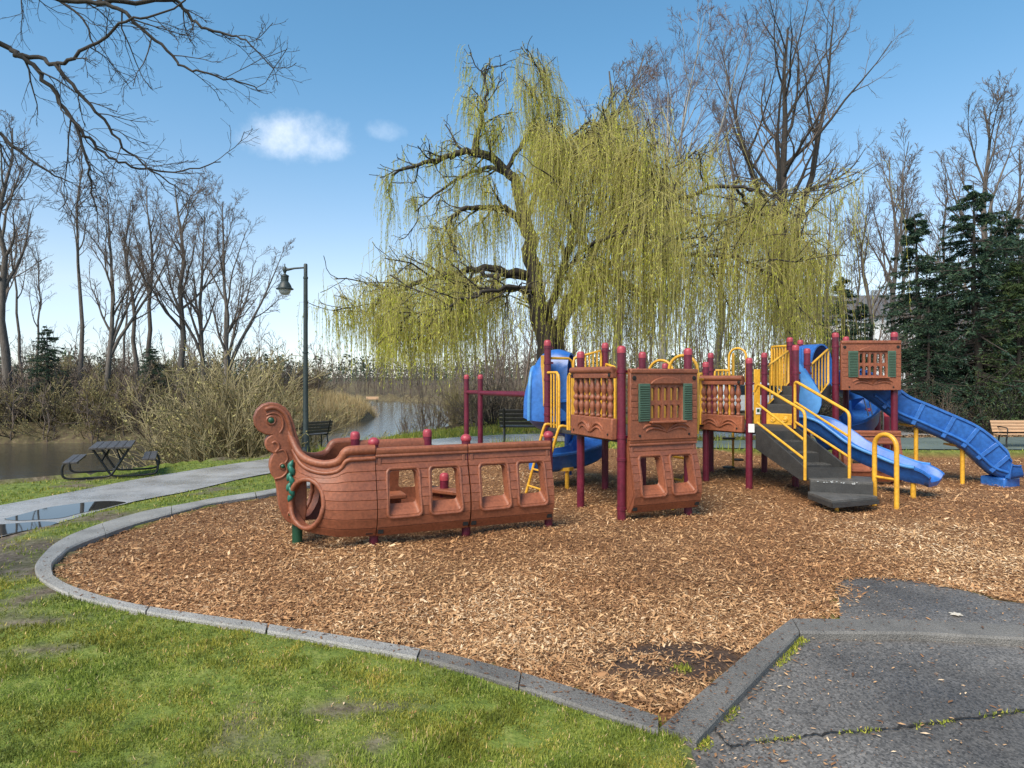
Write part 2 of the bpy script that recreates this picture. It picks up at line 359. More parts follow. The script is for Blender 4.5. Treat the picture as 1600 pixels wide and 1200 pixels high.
def base_h(x, y):
    h = np.zeros(np.shape(x))
    d = polydist(x, y, RIVER); ins = inpoly(x, y, RIVER)
    h = np.where(ins, -1.9 * sstep(-.2, 2.2, d), 0.0)
    far = sstep(23, 28, y) * sstep(-9, -10.5, x)
    h = h + np.where(ins, 0, (.9 * far * sstep(62, 56, y)) * sstep(0, 5, d) + sstep(50, 58, y) * (-.72 + 1.6 * sstep(2, 12, d)))
    h = h + np.where(ins, 0, -.25 * sstep(1.0, 0, d))
    return h
def land(x, y):
    x = np.asarray(x, float); y = np.asarray(y, float)
    h = base_h(x, y)
    bed = inpoly(x, y, BED)
    h = h + np.where(bed, gzn(x, y) + .045 * (vnoise(x, y, 2.1) - .5) + .05 * (vnoise(x, y, .7) - .5) * sstep(.05, .6, polydist(x, y, BED)), .03 * (vnoise(x, y, 1.3) - .5) * sstep(0, .5, polydist(x, y, BED)))
    h = h + np.where(bed | (x > 1.2), 0, .045 * sstep(1.1, .25, polydist(x, y, K_OUT, False)))
    hard = inpoly(x, y, PATH) | inpoly(x, y, ASPH) | inpoly(x, y, RAMP) | inpoly(x, y, RUBBER)
    return np.where(hard, -.012, h - np.where(bed, 0, .012))

xs = np.concatenate([np.linspace(-1500, -100, 12), np.linspace(-92, -12.2, 55), np.linspace(-11.9, 7, 130), np.linspace(7.4, 60, 60), np.linspace(70, 1500, 12)])
ys = np.concatenate([np.linspace(-80, -1, 8), np.linspace(0, 14, 105), np.linspace(14.3, 30, 60), np.linspace(31, 110, 75), np.linspace(120, 3000, 12)])
GX, GY = np.meshgrid(xs, ys); GZ = land(GX, GY)
nx, ny = len(xs), len(ys)
V = np.stack([GX, GY, GZ], -1).reshape(-1, 3); i = np.arange(nx - 1)[None, :] + np.arange(ny - 1)[:, None] * nx
Fq = np.stack([i, i + 1, i + 1 + nx, i + nx], -1).reshape(-1, 4)
def soil_mask(x, y):
    a = vnoise(x, y, .9) * .5 + vnoise(x, y, 2.3) * .3 + vnoise(x, y, 6) * .2
    s = sstep(.57, .72, a)
    def spot(px, py, rx, ry, k=1.0):
        cx, cy = gp(px, py); return k * np.clip(1.3 - ((x - cx) / rx) ** 2 - ((y - cy) / ry) ** 2, 0, 1)
    for q in ((40, 855, .75, .28), (10, 872, .6, .2), (30, 905, .35, .15), (70, 1020, .25, .09), (600, 1165, .10, .12), (560, 1110, .3, .06), (220, 1175, .12, .06), (700, 1060, .3, .06, .6), (1090, 1185, .1, .12)):
        s = np.maximum(s, spot(*q) * (.55 + .6 * vnoise(x, y, 8)))
    return np.clip(s, 0, 1)
bedm = inpoly(GX, GY, BED).astype(float)
soil = soil_mask(GX, GY)
cx_, cy_ = gp(1050, 1032)
wetp = np.clip(1.5 - ((GX - cx_) / .50) ** 2 - ((GY - cy_) / .34) ** 2, 0, 1) * bedm
wood = np.maximum(sstep(19.5, 23, GY + .0 * GX) * sstep(-4, -1.5, GX), sstep(20.5, 23, GY))
wood = np.maximum(wood, sstep(17.2, 18.6, GY) * sstep(4.5, 6.5, GX))

# ground material: grass, bare soil, chip bed, wood floor, by masks stored on the sheet
m, n, l, b = nm('ground')
def att(nme): a = n.new('ShaderNodeAttribute'); a.attribute_name = nme; return a.outputs['Fac']
t = n.new('ShaderNodeTexCoord')
def gnoise(s, c, p0=.35, p1=.65, det=6):
    z = n.new('ShaderNodeTexNoise'); z.inputs['Scale'].default_value = s; z.inputs['Detail'].default_value = det; z.inputs['Roughness'].default_value = .7; l.new(t.outputs['Object'], z.inputs['Vector'])
    r_ = n.new('ShaderNodeValToRGB'); e = r_.color_ramp.elements
    while len(e) < len(c): e.new(.5)
    for k, q in enumerate(c): e[k].position = p0 + (p1 - p0) * k / (len(c) - 1); e[k].color = (*q, 1)
    l.new(z.outputs['Fac'], r_.inputs['Fac']); return r_.outputs['Color'], z.outputs['Fac']
def mixc(f, a, c):
    x = n.new('ShaderNodeMixRGB'); l.new(f, x.inputs['Fac']); l.new(a, x.inputs['Color1']); l.new(c, x.inputs['Color2']); return x.outputs['Color']
cg, fg = gnoise(9, [(.06, .085, .016), (.13, .175, .03), (.22, .24, .06)])
cs, _ = gnoise(14, [(.055, .040, .028), (.12, .092, .066), (.21, .17, .13)])
cb, _ = gnoise(38, [(.05, .024, .012), (.18, .085, .036), (.40, .21, .095)], .3, .7)
cw, _ = gnoise(5, [(.045, .034, .022), (.11, .08, .05), (.12, .105, .05), (.22, .16, .10)])
cwet, _ = gnoise(40, [(.028, .018, .014), (.060, .038, .028), (.12, .08, .055)], .3, .72)
c = mixc(att('soil'), cg, cs); c = mixc(att('wood'), c, cw); c = mixc(att('bed'), c, cb); c = mixc(att('wet'), c, cwet)
l.new(c, b.inputs['Base Color']); b.inputs['Roughness'].default_value = .85; b.inputs['Specular IOR Level'].default_value = .25
z = n.new('ShaderNodeTexNoise'); z.inputs['Scale'].default_value = 45; z.inputs['Detail'].default_value = 5; l.new(t.outputs['Object'], z.inputs['Vector'])
bp = n.new('ShaderNodeBump'); bp.inputs['Strength'].default_value = .7; bp.inputs['Distance'].default_value = .02; l.new(z.outputs['Fac'], bp.inputs['Height']); l.new(bp.outputs['Normal'], b.inputs['Normal'])
ground = npmesh('ground', V, Fq, 'ground', smooth=True); tag(ground, kind='structure')
for nme, arr in (('soil', soil), ('bed', bedm), ('wet', wetp), ('wood', wood)):
    a = ground.data.attributes.new(nme, 'FLOAT', 'POINT'); a.data.foreach_set('value', arr.astype(np.float32).ravel())

# water
m, n, l, b = nm('water')
t = n.new('ShaderNodeTexCoord'); mp = n.new('ShaderNodeMapping'); mp.inputs['Scale'].default_value = (.9, 2.2, 1); mp.inputs['Rotation'].default_value = (0, 0, R(-12)); l.new(t.outputs['Object'], mp.inputs['Vector'])
z = n.new('ShaderNodeTexNoise'); z.inputs['Scale'].default_value = 1.6; z.inputs['Detail'].default_value = 6; z.inputs['Roughness'].default_value = .6; l.new(mp.outputs['Vector'], z.inputs['Vector'])
bp = n.new('ShaderNodeBump'); bp.inputs['Strength'].default_value = .32; bp.inputs['Distance'].default_value = .06; l.new(z.outputs['Fac'], bp.inputs['Height']); l.new(bp.outputs['Normal'], b.inputs['Normal'])
b.inputs['Base Color'].default_value = (.042, .042, .036, 1); b.inputs['Roughness'].default_value = .06; b.inputs['IOR'].default_value = 1.33
tag(npmesh('river', [(-95, -2, -.9), (8, -2, -.9), (8, 100, -.9), (-95, 100, -.9)], [(0, 1, 2, 3)], 'water'), kind='structure')

def sheet(name, poly, z, mat, sub=None):
    from mathutils.geometry import tessellate_polygon
    me = bpy.data.meshes.new(name); vs = [Vector((x, y, z)) for x, y in poly]; tr = []
    for a, b_, c in tessellate_polygon([vs]):
        nz_ = (vs[b_] - vs[a]).cross(vs[c] - vs[a]).z
        if abs(nz_) > 1e-9: tr.append((a, b_, c) if nz_ > 0 else (a, c, b_))
    me.from_pydata(vs, [], tr); me.materials.append(MATS[mat]); o = bpy.data.objects.new(name, me); COL.objects.link(o); return tag(o, kind='structure')
def smooth2(P, n=4): return [(v.x, v.y) for v in cat_spline([(x, y, 0) for x, y in P], n)]
def wobble(P, a, seed, n=5):
    rg = random.Random(seed); Q = smooth2(P, n); return [(x + rg.uniform(-a, a), y + rg.uniform(-a, a)) for x, y in Q]
# wet path: damp patches are glossier
def hardmat(name, c1, c2, speck, wet, scale=1.1):
    m, n, l, b = nm(name); t = n.new('ShaderNodeTexCoord')
    def N(s, d=6, r_=.65):
        z = n.new('ShaderNodeTexNoise'); z.inputs['Scale'].default_value = s; z.inputs['Detail'].default_value = d; z.inputs['Roughness'].default_value = r_; l.new(t.outputs['Object'], z.inputs['Vector']); return z.outputs['Fac']
    big = N(scale); cr = n.new('ShaderNodeValToRGB'); cr.color_ramp.elements[0].position = .36; cr.color_ramp.elements[1].position = .64
    cr.color_ramp.elements[0].color = (*c2, 1); cr.color_ramp.elements[1].color = (*c1, 1); l.new(big, cr.inputs['Fac'])
    v = n.new('ShaderNodeTexVoronoi'); v.inputs['Scale'].default_value = 95; l.new(t.outputs['Object'], v.inputs['Vector'])
    vr = n.new('ShaderNodeMapRange'); vr.inputs['From Min'].default_value = 0; vr.inputs['From Max'].default_value = 1; vr.inputs['To Min'].default_value = 1 - speck; vr.inputs['To Max'].default_value = 1 + speck
    bwn = n.new('ShaderNodeRGBToBW'); l.new(v.outputs['Color'], bwn.inputs['Color']); l.new(bwn.outputs['Val'], vr.inputs['Value'])
    mx = n.new('ShaderNodeMixRGB'); mx.blend_type = 'MULTIPLY'; mx.inputs['Fac'].default_value = 1; l.new(cr.outputs['Color'], mx.inputs['Color1']); l.new(vr.outputs['Result'], mx.inputs['Color2'])
    l.new(mx.outputs['Color'], b.inputs['Base Color'])
    rr = n.new('ShaderNodeMapRange'); rr.inputs['From Min'].default_value = .35; rr.inputs['From Max'].default_value = .65; rr.inputs['To Min'].default_value = wet[0]; rr.inputs['To Max'].default_value = wet[1]
    l.new(N(scale * 1.4), rr.inputs['Value']); l.new(rr.outputs['Result'], b.inputs['Roughness'])
    bp = n.new('ShaderNodeBump'); bp.inputs['Strength'].default_value = .5; bp.inputs['Distance'].default_value = .004; l.new(v.outputs['Distance'], bp.inputs['Height']); l.new(bp.outputs['Normal'], b.inputs['Normal'])
hardmat('asphalt', (.150, .138, .126), (.075, .069, .064), .7, (.40, .75))
hardmat('path_surface', (.37, .36, .35), (.25, .245, .24), .25, (.12, .50), 1.3)
hardmat('rubber', (.135, .170, .155), (.095, .125, .115), .3, (.5, .8), .8)
pmat('crack', (.022, .018, .014), (.012, .010, .008), 30, .9)
asph = sheet('asphalt_pavement', ASPH, .008, 'asphalt')
sheet('ramp_apron', [gp(1312, 970)] + wobble(RAMP[1:9], .016, 4, 5) + [(7.5, KR_L[-1][1] + .3), (KR_L[-1][0], KR_L[-1][1] - .03), (KR_L[-2][0], KR_L[-2][1] - .03), (KR_L[-3][0], KR_L[-3][1] - .03)], .014, 'asphalt')
def strip(name, A, B, z, mat, n_=120):
    def rs(P):
        Q = np.array(smooth2(P, 6)); d = np.concatenate([[0], np.cumsum(np.hypot(*np.diff(Q, axis=0).T))]); t = np.linspace(0, d[-1], n_); return np.stack([np.interp(t, d, Q[:, 0]), np.interp(t, d, Q[:, 1]), np.full(n_, z)], 1)
    a, b_ = rs(A), rs(B); k = np.arange(n_ - 1); return tag(npmesh(name, np.concatenate([a, b_]), np.stack([k, k + 1, n_ + k + 1, n_ + k], 1)[:, ::-1], mat), kind='structure')
strip('riverside_path', PATH_U, PATH_L, .005, 'path_surface')
sheet('rubber_surface', smooth2(RUBBER[:], 3), .012, 'rubber')
m, n, l, b = nm('puddle_water'); b.inputs['Base Color'].default_value = (.03, .03, .03, 1); b.inputs['Roughness'].default_value = .03; b.inputs['IOR'].default_value = 1.33
t = n.new('ShaderNodeTexCoord'); z = n.new('ShaderNodeTexNoise'); z.inputs['Scale'].default_value = 6; l.new(t.outputs['Object'], z.inputs['Vector']); bp = n.new('ShaderNodeBump'); bp.inputs['Strength'].default_value = .03; l.new(z.outputs['Fac'], bp.inputs['Height']); l.new(bp.outputs['Normal'], b.inputs['Normal'])
strip('puddle', [gp(*q) for q in ((6, 812), (40, 803), (75, 794), (110, 789), (150, 784.5), (178, 784), (196, 785.5))], [gp(*q) for q in ((10, 813), (30, 814.5), (60, 813), (95, 810.5), (125, 803), (158, 796), (182, 790), (197, 786))], .010, 'puddle_water', 60)
for poly in ([(-60, 836), (-10, 822), (10, 820), (48, 817), (70, 816), (88, 817.5), (80, 822), (62, 826), (30, 832), (0, 838), (-40, 846)],):
    sheet('puddle', wobble([gp(*q) for q in poly], .004, 3, 4), .010, 'puddle_water')

# kerb: concrete pieces with open joints
kerb = empty('kerb'); tag(kerb, kind='structure')
def kerb_piece(O, I, mat, z1=KZ, z0=-.12):
    mb = MB(); n_ = len(O); vs = []; fs = []
    for k, (o, i_) in enumerate(zip(O, I)):
        ox, oy = o; ix, iy = i_; wx, wy = (ix - ox) * .07, (iy - oy) * .07
        vs += [(ox, oy, z0), (ox, oy, z1 - .012), (ox + wx, oy + wy, z1), (ix - wx, iy - wy, z1), (ix, iy, z1 - .012), (ix, iy, z0)]
    for k in range(n_ - 1):
        a, b_ = k * 6, k * 6 + 6
        for q in range(6): fs.append((a + q, a + (q + 1) % 6, b_ + (q + 1) % 6, b_ + q))
    fs.append(tuple(range(6))); fs.append(tuple((n_ - 1) * 6 + q for q in range(5, -1, -1)))
    return mb.add(vs, fs).build('kerb_segment', mat, kerb, smooth=False)
so_, si_ = smooth2(K_OUT, 8), smooth2(K_IN, 8)
joints = [0, 12, 24, 34, 52, 72, 100, 128, 145, 152, 160, 170, len(so_) - 1]
for a, b_ in zip(joints[:-1], joints[1:]):
    O = [Vector(p) for p in so_[a:b_ + 1]]; I = [Vector(p) for p in si_[a:b_ + 1]]
    O[0] = O[0].lerp(O[1], .06); I[0] = I[0].lerp(I[1], .06); O[-1] = O[-1].lerp(O[-2], .06); I[-1] = I[-1].lerp(I[-2], .06)
    kerb_piece([tuple(p) for p in O], [tuple(p) for p in I], 'kerb_concrete' if b_ < 166 else 'kerb_dark')
for a, b_ in ((0, 3), (3, 5), (5, 6)):
    O = list(KR_R[a:b_ + 1]); I = list(KR_L[a:b_ + 1])
    if a: O[0] = (O[0][0] + .006, O[0][1]); I[0] = (I[0][0] + .006, I[0][1])
    kerb_piece(O, I, 'kerb_dark', .055)

# cracks in the asphalt
def crack(P, wd, z, seed):
    rg = random.Random(seed); Q = cat_spline([(x, y, 0) for x, y in P], 9); vs = []; fs = []
    for k, q in enumerate(Q):
        t_ = (Q[min(k + 1, len(Q) - 1)] - Q[max(k - 1, 0)]).normalized(); sd_ = Vector((-t_.y, t_.x, 0)); j = rg.uniform(-1, 1) * .012; w_ = wd * rg.uniform(.25, 1.1)
        vs += [(q + sd_ * (j + w_)).to_tuple()[:2] + (z,), (q + sd_ * (j - w_)).to_tuple()[:2] + (z,)]
    for k in range(len(Q) - 1): fs.append((2 * k, 2 * k + 1, 2 * k + 3, 2 * k + 2))
    o = npmesh('crack', vs, fs, 'crack', asph); return o
CR1 = [gp(1140, 1172), gp(1200, 1162), gp(1260, 1155), gp(1330, 1148), gp(1400, 1142), gp(1480, 1132), gp(1560, 1120), gp(1620, 1112)]
crack(CR1, .008, .0165, 1); crack([gp(1100, 1128), gp(1118, 1145), gp(1140, 1172)], .006, .0165, 2)
crack([gp(1096, 1142), gp(1146, 1094), gp(1219, 1020), gp(1252, 988)], .013, .0162, 3)
crack([gp(1252, 988), gp(1330, 989), gp(1428, 991), gp(1600, 1000)], .010, .0162, 4)

# ------------------------------------------------------------------ loose stuff: chips, grass, moss
rg = np.random.default_rng(11)
def slivers(x, y, z, L, W, rg, tilt=.35):
    """flat four-sided slivers lying about"""
    n_ = len(x); a = rg.uniform(0, 2 * np.pi, n_); p = rg.normal(0, tilt, n_); q = rg.normal(0, tilt, n_)
    d = np.stack([np.cos(a) * np.cos(p), np.sin(a) * np.cos(p), np.sin(p)], -1)
    s = np.stack([-np.sin(a) * np.cos(q), np.cos(a) * np.cos(q), np.sin(q)], -1)
    u = np.cross(d, s); c = np.stack([x, y, z], -1); L = L[:, None]; W = W[:, None]; T = W * .32
    k = rg.uniform(-.3, .3, n_)[:, None]
    V_ = np.stack([c - d * L / 2, c + d * L * k + s * W / 2 + u * T * .3, c + d * L / 2, c - d * L * k - s * W / 2 + u * T * .3, c + u * T - d * L * .1], 1)
    base = np.arange(n_)[:, None, None] * 5
    F_ = base + np.array([[0, 4, 3], [3, 4, 2], [2, 4, 1], [1, 4, 0]])[None]
    return V_.reshape(-1, 3), F_.reshape(-1, 3)
def sample(n_, y0, y1, rg, k=.80, power=1.0):
    """points over the ground in view, denser near the camera"""
    u = rg.random(n_); y = (y0 ** -power + u * (y1 ** -power - y0 ** -power)) ** (-1 / power)
    return rg.uniform(-k, k, n_) * y, y
x, y = sample(370000, 3.2, 15.3, rg, .84, .85)
ok = inpoly(x, y, BED); x, y = x[ok], y[ok]
wet_d = np.clip(1.5 - ((x - cx_) / .50) ** 2 - ((y - cy_) / .34) ** 2, 0, 1) * (.55 + .45 * (vnoise(x, y, 9) > .35))
kd = polydist(x, y, K_IN, False); keep = rg.random(len(x)) > wet_d * .93
x, y = x[keep], y[keep]; n_ = len(x)
grow = 1 + .055 * (y - 4)
L = rg.gamma(3.2, .0080, n_).clip(.010, .08) * grow; W = L * rg.uniform(.16, .36, n_)
z = land(x, y) + rg.uniform(.0, .022, n_)
Vc, Fc = slivers(x, y, z, L, W, rg)
tint = np.repeat(np.clip(rg.beta(2.2, 2.2, n_) + .30 * (vnoise(x, y, .45) - .5) + .24 * (vnoise(x, y, 1.7) - .5) + .12 * (vnoise(x, y, 4.5) - .5), 0, 1), 4)
tag(npmesh('wood_chips', Vc, Fc, 'chip', attr=tint), 'tan and brown wood chips spread over the play area', kind='stuff')
# strays on the asphalt, the kerb and the lawn
x, y = sample(24000, 2.6, 8, rg, .8, 1.0)
dB = polydist(x, y, BED); ok = ~inpoly(x, y, BED) & (rg.random(len(x)) < np.exp(-dB / .28) + .10 * (x > .3)); x, y, dB = x[ok], y[ok], dB[ok]; n_ = len(x)
onk = inpoly(x, y, K_OUT + K_IN[::-1]) | inpoly(x, y, KR_L + KR_R[::-1]); onr = inpoly(x, y, RAMP)
z = np.where(onk, KZ + .004, np.where(onr, .020, np.where(inpoly(x, y, ASPH), .018, .02)))
L = rg.gamma(2.2, .0062, n_).clip(.005, .05); Vc, Fc = slivers(x, y, z, L, L * .35, rg, .12)
tag(npmesh('stray_chips', Vc, Fc, 'chip', attr=np.repeat(np.where(onk, rg.uniform(0, .3, n_), rg.uniform(.0, 1.0, n_)), 4)), 'few loose wood chips scattered on the pavement and kerb', kind='stuff')

# chips spilling over the rim of the apron
x = rg.uniform(2.2, 6.0, 60000); y = rg.uniform(4.2, 5.5, 60000); ok = inpoly(x, y, RAMP); x, y = x[ok], y[ok]; dB = polydist(x, y, RAMP[1:9], False)
ok = rg.random(len(x)) < np.exp(-dB / (.012 + .10 * vnoise(x, y, 4) ** 2)); x, y = x[ok], y[ok]; n_ = len(x); L = rg.gamma(3.0, .0085, n_).clip(.010, .07)
Vc, Fc = slivers(x, y, .022 + rg.uniform(0, .012, n_), L, L * .28, rg, .25); tag(npmesh('spilled_chips', Vc, Fc, 'chip', attr=np.repeat(rg.beta(2.2, 2.2, n_), 4)), 'wood chips spilling over the rim of the asphalt apron', kind='stuff')

def blades(x, y, z, h, wd, rg, lean=.6):
    n_ = len(x); a = rg.uniform(0, 2 * np.pi, n_); l_ = np.abs(rg.normal(0, lean, n_)); la = rg.uniform(0, 2 * np.pi, n_)
    c = np.stack([x, y, z], -1); s = np.stack([np.cos(a), np.sin(a), 0 * a], -1) * (wd / 2)[:, None]
    tip = c + np.stack([np.cos(la) * np.sin(l_), np.sin(la) * np.sin(l_), np.cos(l_)], -1) * h[:, None]
    V_ = np.stack([c - s, c + s, tip], 1).reshape(-1, 3); return V_, np.arange(3 * n_).reshape(-1, 3)
x, y = sample(820000, 2.0, 16.5, rg, 1.15, 1.15)
left = (x < .95)
bad = inpoly(x, y, BED) | (inpoly(x, y, PATH) & (polydist(x, y, PATH) > .07 * vnoise(x, y, 6))) | inpoly(x, y, ASPH) | inpoly(x, y, RIVER) | inpoly(x, y, K_OUT + K_IN[::-1]) | inpoly(x, y, KR_L + KR_R[::-1]) | inpoly(x, y, RAMP)
inner = inpoly(x, y, BED + []) 
right_side = (x > .9) & (y < 14.5)
ok = ~bad & ~right_side & (rg.random(len(x)) > np.maximum(.96 * soil_mask(x, y), .85 * sstep(.62, .8, vnoise(x + 9, y, 10) * .6 + vnoise(x, y + 4, 3.3) * .4))); x, y = x[ok], y[ok]; n_ = len(x)
dk = polydist(x, y, K_OUT, False)
h = rg.uniform(.012, .034, n_) * (1 + .05 * (y - 3)) * (.35 + 1.1 * vnoise(x, y, 7.1)); wd = rg.uniform(.004, .0075, n_) * (1 + .30 * (y - 2.5).clip(0, 8))
Vg, Fg = blades(x, y, land(x, y) - .003, h, wd, rg, 1.0)
tint = np.clip(rg.beta(2.2, 2.6, n_) * .8 + .35 * (vnoise(x, y, .8) - .4) + .34 * (vnoise(x, y, 4) - .5) + .34 * (vnoise(x, y, 11) - .5) + (rg.random(n_) < .06) * .5, 0, 1)
tag(npmesh('grass', Vg, Fg, 'grass_blade', attr=tint), 'short patchy lawn grass beside the kerb', kind='stuff')
# moss along the joint and crack
pts = []
for P, n0, sp in ((KR_R[0:4], 900, .016), (CR1, 420, .009), ([gp(1029, 1128), gp(1040, 1150), gp(1080, 1160)], 120, .02), ([gp(1062, 1050), gp(1070, 1046)], 130, .025), ([gp(1540, 1000), gp(1570, 1002)], 40, .012)):
    Q = np.array([v[:] for v in cat_spline([(a_, b_, 0) for a_, b_ in P], 30)])
    k = rg.integers(0, len(Q), n0); px_ = Q[k, 0] + rg.normal(0, sp, n0) + (.022 if P[0] is KR_R[0] else 0); py_ = Q[k, 1] + rg.normal(0, sp, n0)
    kk = vnoise(px_, py_, 5) > .48 if n0 > 300 else np.ones(n0, bool)
    pts.append(np.stack([px_[kk], py_[kk]], 1))
pts = np.concatenate(pts); n_ = len(pts)
Vg, Fg = blades(pts[:, 0], pts[:, 1], np.full(n_, .012), rg.uniform(.008, .026, n_), rg.uniform(.006, .012, n_), rg, .9)
tag(npmesh('moss', Vg, Fg, 'moss', attr=rg.random(n_)), 'yellow green moss growing in the pavement joints', kind='stuff')

# ------------------------------------------------------------------ play equipment: shared builders (local frame: x along, -y outward, z up)
TH = R(23.5); CT, ST = math.cos(TH), math.sin(TH)
def sub_at(o, loc, rz=0.0): o.location = loc; o.rotation_euler = (0, 0, rz); return o
PZ = [.09, .14, .20, .27, .35, .45, .55, .65, .75, .83, .90]; PO = [.035, .075, .105, .123, .128, .118, .095, .066, .036, .016, .005]
def bulge(z): return float(np.interp(z, PZ, PO))
def slab(rows, cols, fo, fi):
    """closed slab: outer and inner grids joined round the rim"""
    mb = MB(); nr, nc = len(rows), len(cols)
    vo = [fo(c, r) for r in rows for c in cols]; vi = [fi(c, r) for r in rows for c in cols]; N = nr * nc
    fs = []
    for r in range(nr - 1):
        for c in range(nc - 1):
            a = r * nc + c; fs.append((a, a + 1, a + nc + 1, a + nc)); fs.append((N + a, N + a + nc, N + a + nc + 1, N + a + 1))
    rim = [c for c in range(nc)] + [r * nc + nc - 1 for r in range(1, nr)] + [(nr - 1) * nc + c for c in range(nc - 2, -1, -1)] + [r * nc for r in range(nr - 2, 0, -1)]
    for k in range(len(rim)):
        a, b_ = rim[k], rim[(k + 1) % len(rim)]; fs.append((b_, a, N + a, N + b_))
    return mb.add(vo + vi, fs)
def rrect(x0, x1, z0, z1, r, n=4, tap=0.0):
    P = []
    for cx, cz, a0 in ((x1 - r, z0 + r, -90), (x1 - r, z1 - r, 0), (x0 + r, z1 - r, 90), (x0 + r, z0 + r, 180)):
        for k in range(n + 1):
            a = R(a0 + 90 * k / n); P.append((cx + r * math.cos(a), cz + r * math.sin(a)))
    xm = (x0 + x1) / 2
    return [(xm + (x - xm) * (1 - tap * (z - z0) / (z1 - z0)), z) for x, z in P]
def groove_rows(z0, z1, lines, g=.0045, fine=.06):
    rows = []; zs = [z0] + [q for q in lines if z0 + .01 < q < z1 - .01] + [z1]; depth = {}
    for a, b_ in zip(zs[:-1], zs[1:]):
        lo = a + (g if a != z0 else 0); hi = b_ - (g if b_ != z1 else 0); k = max(1, int((hi - lo) / fine))
        for i_ in range(k + 1): rows.append((lo + (hi - lo) * i_ / k, 0.0))
        if b_ != z1: rows.append((b_, .009))
    return rows
def porthole_panel(parent, loc, rz, wd, z0=.10, z1=.93, name='hull_panel', mirror=False, windows=2, rail=True):
    """moulded ship wall panel: planks, two deep windows with lips, rounded top rail"""
    sg = -1 if not mirror else 1
    rows = groove_rows(z0, .872, [.19, .285, .375, .465, .555, .645, .735, .80]); cols = list(np.linspace(.008, wd - .008, 7))
    fo = lambda c, r: (c, sg * (bulge(r[0]) - r[1]), r[0]); fi = lambda c, r: (c, sg * (bulge(r[0]) * .75 - .075), r[0])
    o = slab(rows, cols, fo, fi).build(name, 'terracotta', parent); sub_at(o, loc, rz)
    wins = [(.105, .445), (.535, .875)][:windows]; wins = [(a * wd / .965, b_ * wd / .965) for a, b_ in wins]
    cts = []
    for a, b_ in wins:
        mb = MB(); vs = []; n_ = 0
        for y_, dz, dx in ((.30, -.155, -.022), (-.20, .27, .038)):
            q = rrect(a + .018 + dx, b_ - .018 - dx, .315 + dz, .735 - dz * .12, .035, 4, .06); n_ = len(q); vs += [(x, sg * y_, z) for x, z in q]
        mb.add(vs, [tuple(range(n_)), tuple(range(2 * n_ - 1, n_ - 1, -1))] + [(k, n_ + k, n_ + (k + 1) % n_, (k + 1) % n_) for k in range(n_)])
        c = mb; c.v = [tuple(Matrix.Translation(loc) @ Matrix.Rotation(rz, 4, 'Z') @ Vector(v)) for v in c.v]; cts.append(c)
    if cts: cut(o, cts)
    for a, b_ in wins:
        P = [(x, sg * (bulge(z) + .004), z) for x, z in rrect(a, b_, .285, .75, .045, 4, .05)]
        MB().tube(P, .016, 8, True).build('window_frame', 'terracotta', o)
    if rail:
        sec = [(-.036, .868), (-.036, .885), (-.030, .892), (-.034, .90), (-.040, .915), (-.038, .940), (-.022, .957), (.02, .960), (.045, .952), (.06, .93), (.06, .868)]
        mb = MB(); vs = [(x, -sg * y, z) for x in (.006, wd - .006) for y, z in sec]; k = len(sec)
        mb.add(vs, [tuple(range(k)), tuple(range(2 * k - 1, k - 1, -1))] + [(q, k + q, k + (q + 1) % k, (q + 1) % k) for q in range(k)]).build('top_rail', 'terracotta', o, bevel=.004)
    for x in (.045, wd - .045):
        MB().box((x, sg * (bulge(.16) - .012), .155), (.055, .03, .055)).build('bolt_pocket_shade', 'hole_shade', o, bevel=.004)  # raised black block, recess shade put into its colour
        MB().box((x, sg * (bulge(.82) + .001), .815), (.034, .016, .085)).build('bolt_pocket_shade', 'terracotta_shade', o, bevel=.006)  # raised block, darker colour stands for shade in the upper pocket
    return o
def post(parent, x, y, top, base=-.1, r=.05, clamps=(), ball=False):
    o = MB().tube([(x, y, base), (x, y, top - .055)], r, 18).build('post', 'maroon', parent)
    if ball: pr = [(r * .9, top - .065), (r * 1.18, top - .05), (r * 1.25, top - .03), (r * 1.1, top - .01), (r * .7, top + .008), (r * .2, top + .015)]
    else: pr = [(r * 1.06, top - .085), (r * 1.06, top - .045), (r * 1.0, top - .025), (r * .78, top - .008), (r * .42, top - .001), (r * .1, top)]
    MB().lathe(pr, (x, y, 0), 18).build('cap', 'cap_red', o, angle=50)
    for z in clamps:
        mb = MB().lathe([(r * 1.02, z - .02), (r * 1.12, z - .017), (r * 1.12, z + .017), (r * 1.02, z + .02)], (x, y, 0), 18)
        mb.box((x + r * 1.15, y - .01, z), (.045, .03, .028)); mb.build('clamp', 'maroon', o)
    return o
def leaf_relief(parent, cx, cz, s, y=-.004, mat='terracotta'):
    """palm-leaf carving: a fan of raised curved ribs"""
    mb = MB()
    for sg in (-1, 1):
        for q in ([(.02, -.04), (.10, .05), (.2, .09), (.31, .055), (.36, .0)], [(.02, -.045), (.10, .0), (.18, .03), (.26, .015), (.30, -.03)], [(.0, -.045), (.03, .03), (.05, .08)]):
            mb.tube([(cx + sg * u * s, y, cz + v * s) for u, v in [(p.x, p.y) for p in cat_spline([(a, b_, 0) for a, b_ in q], 4)]], [.004 + .013 * math.sin(math.pi * min(1, .25 + k / (4 * (len(q) - 1)) * .8)) for k in range(4 * (len(q) - 1) + 1)], 7)
    return mb.build('leaf_carving', mat, parent)
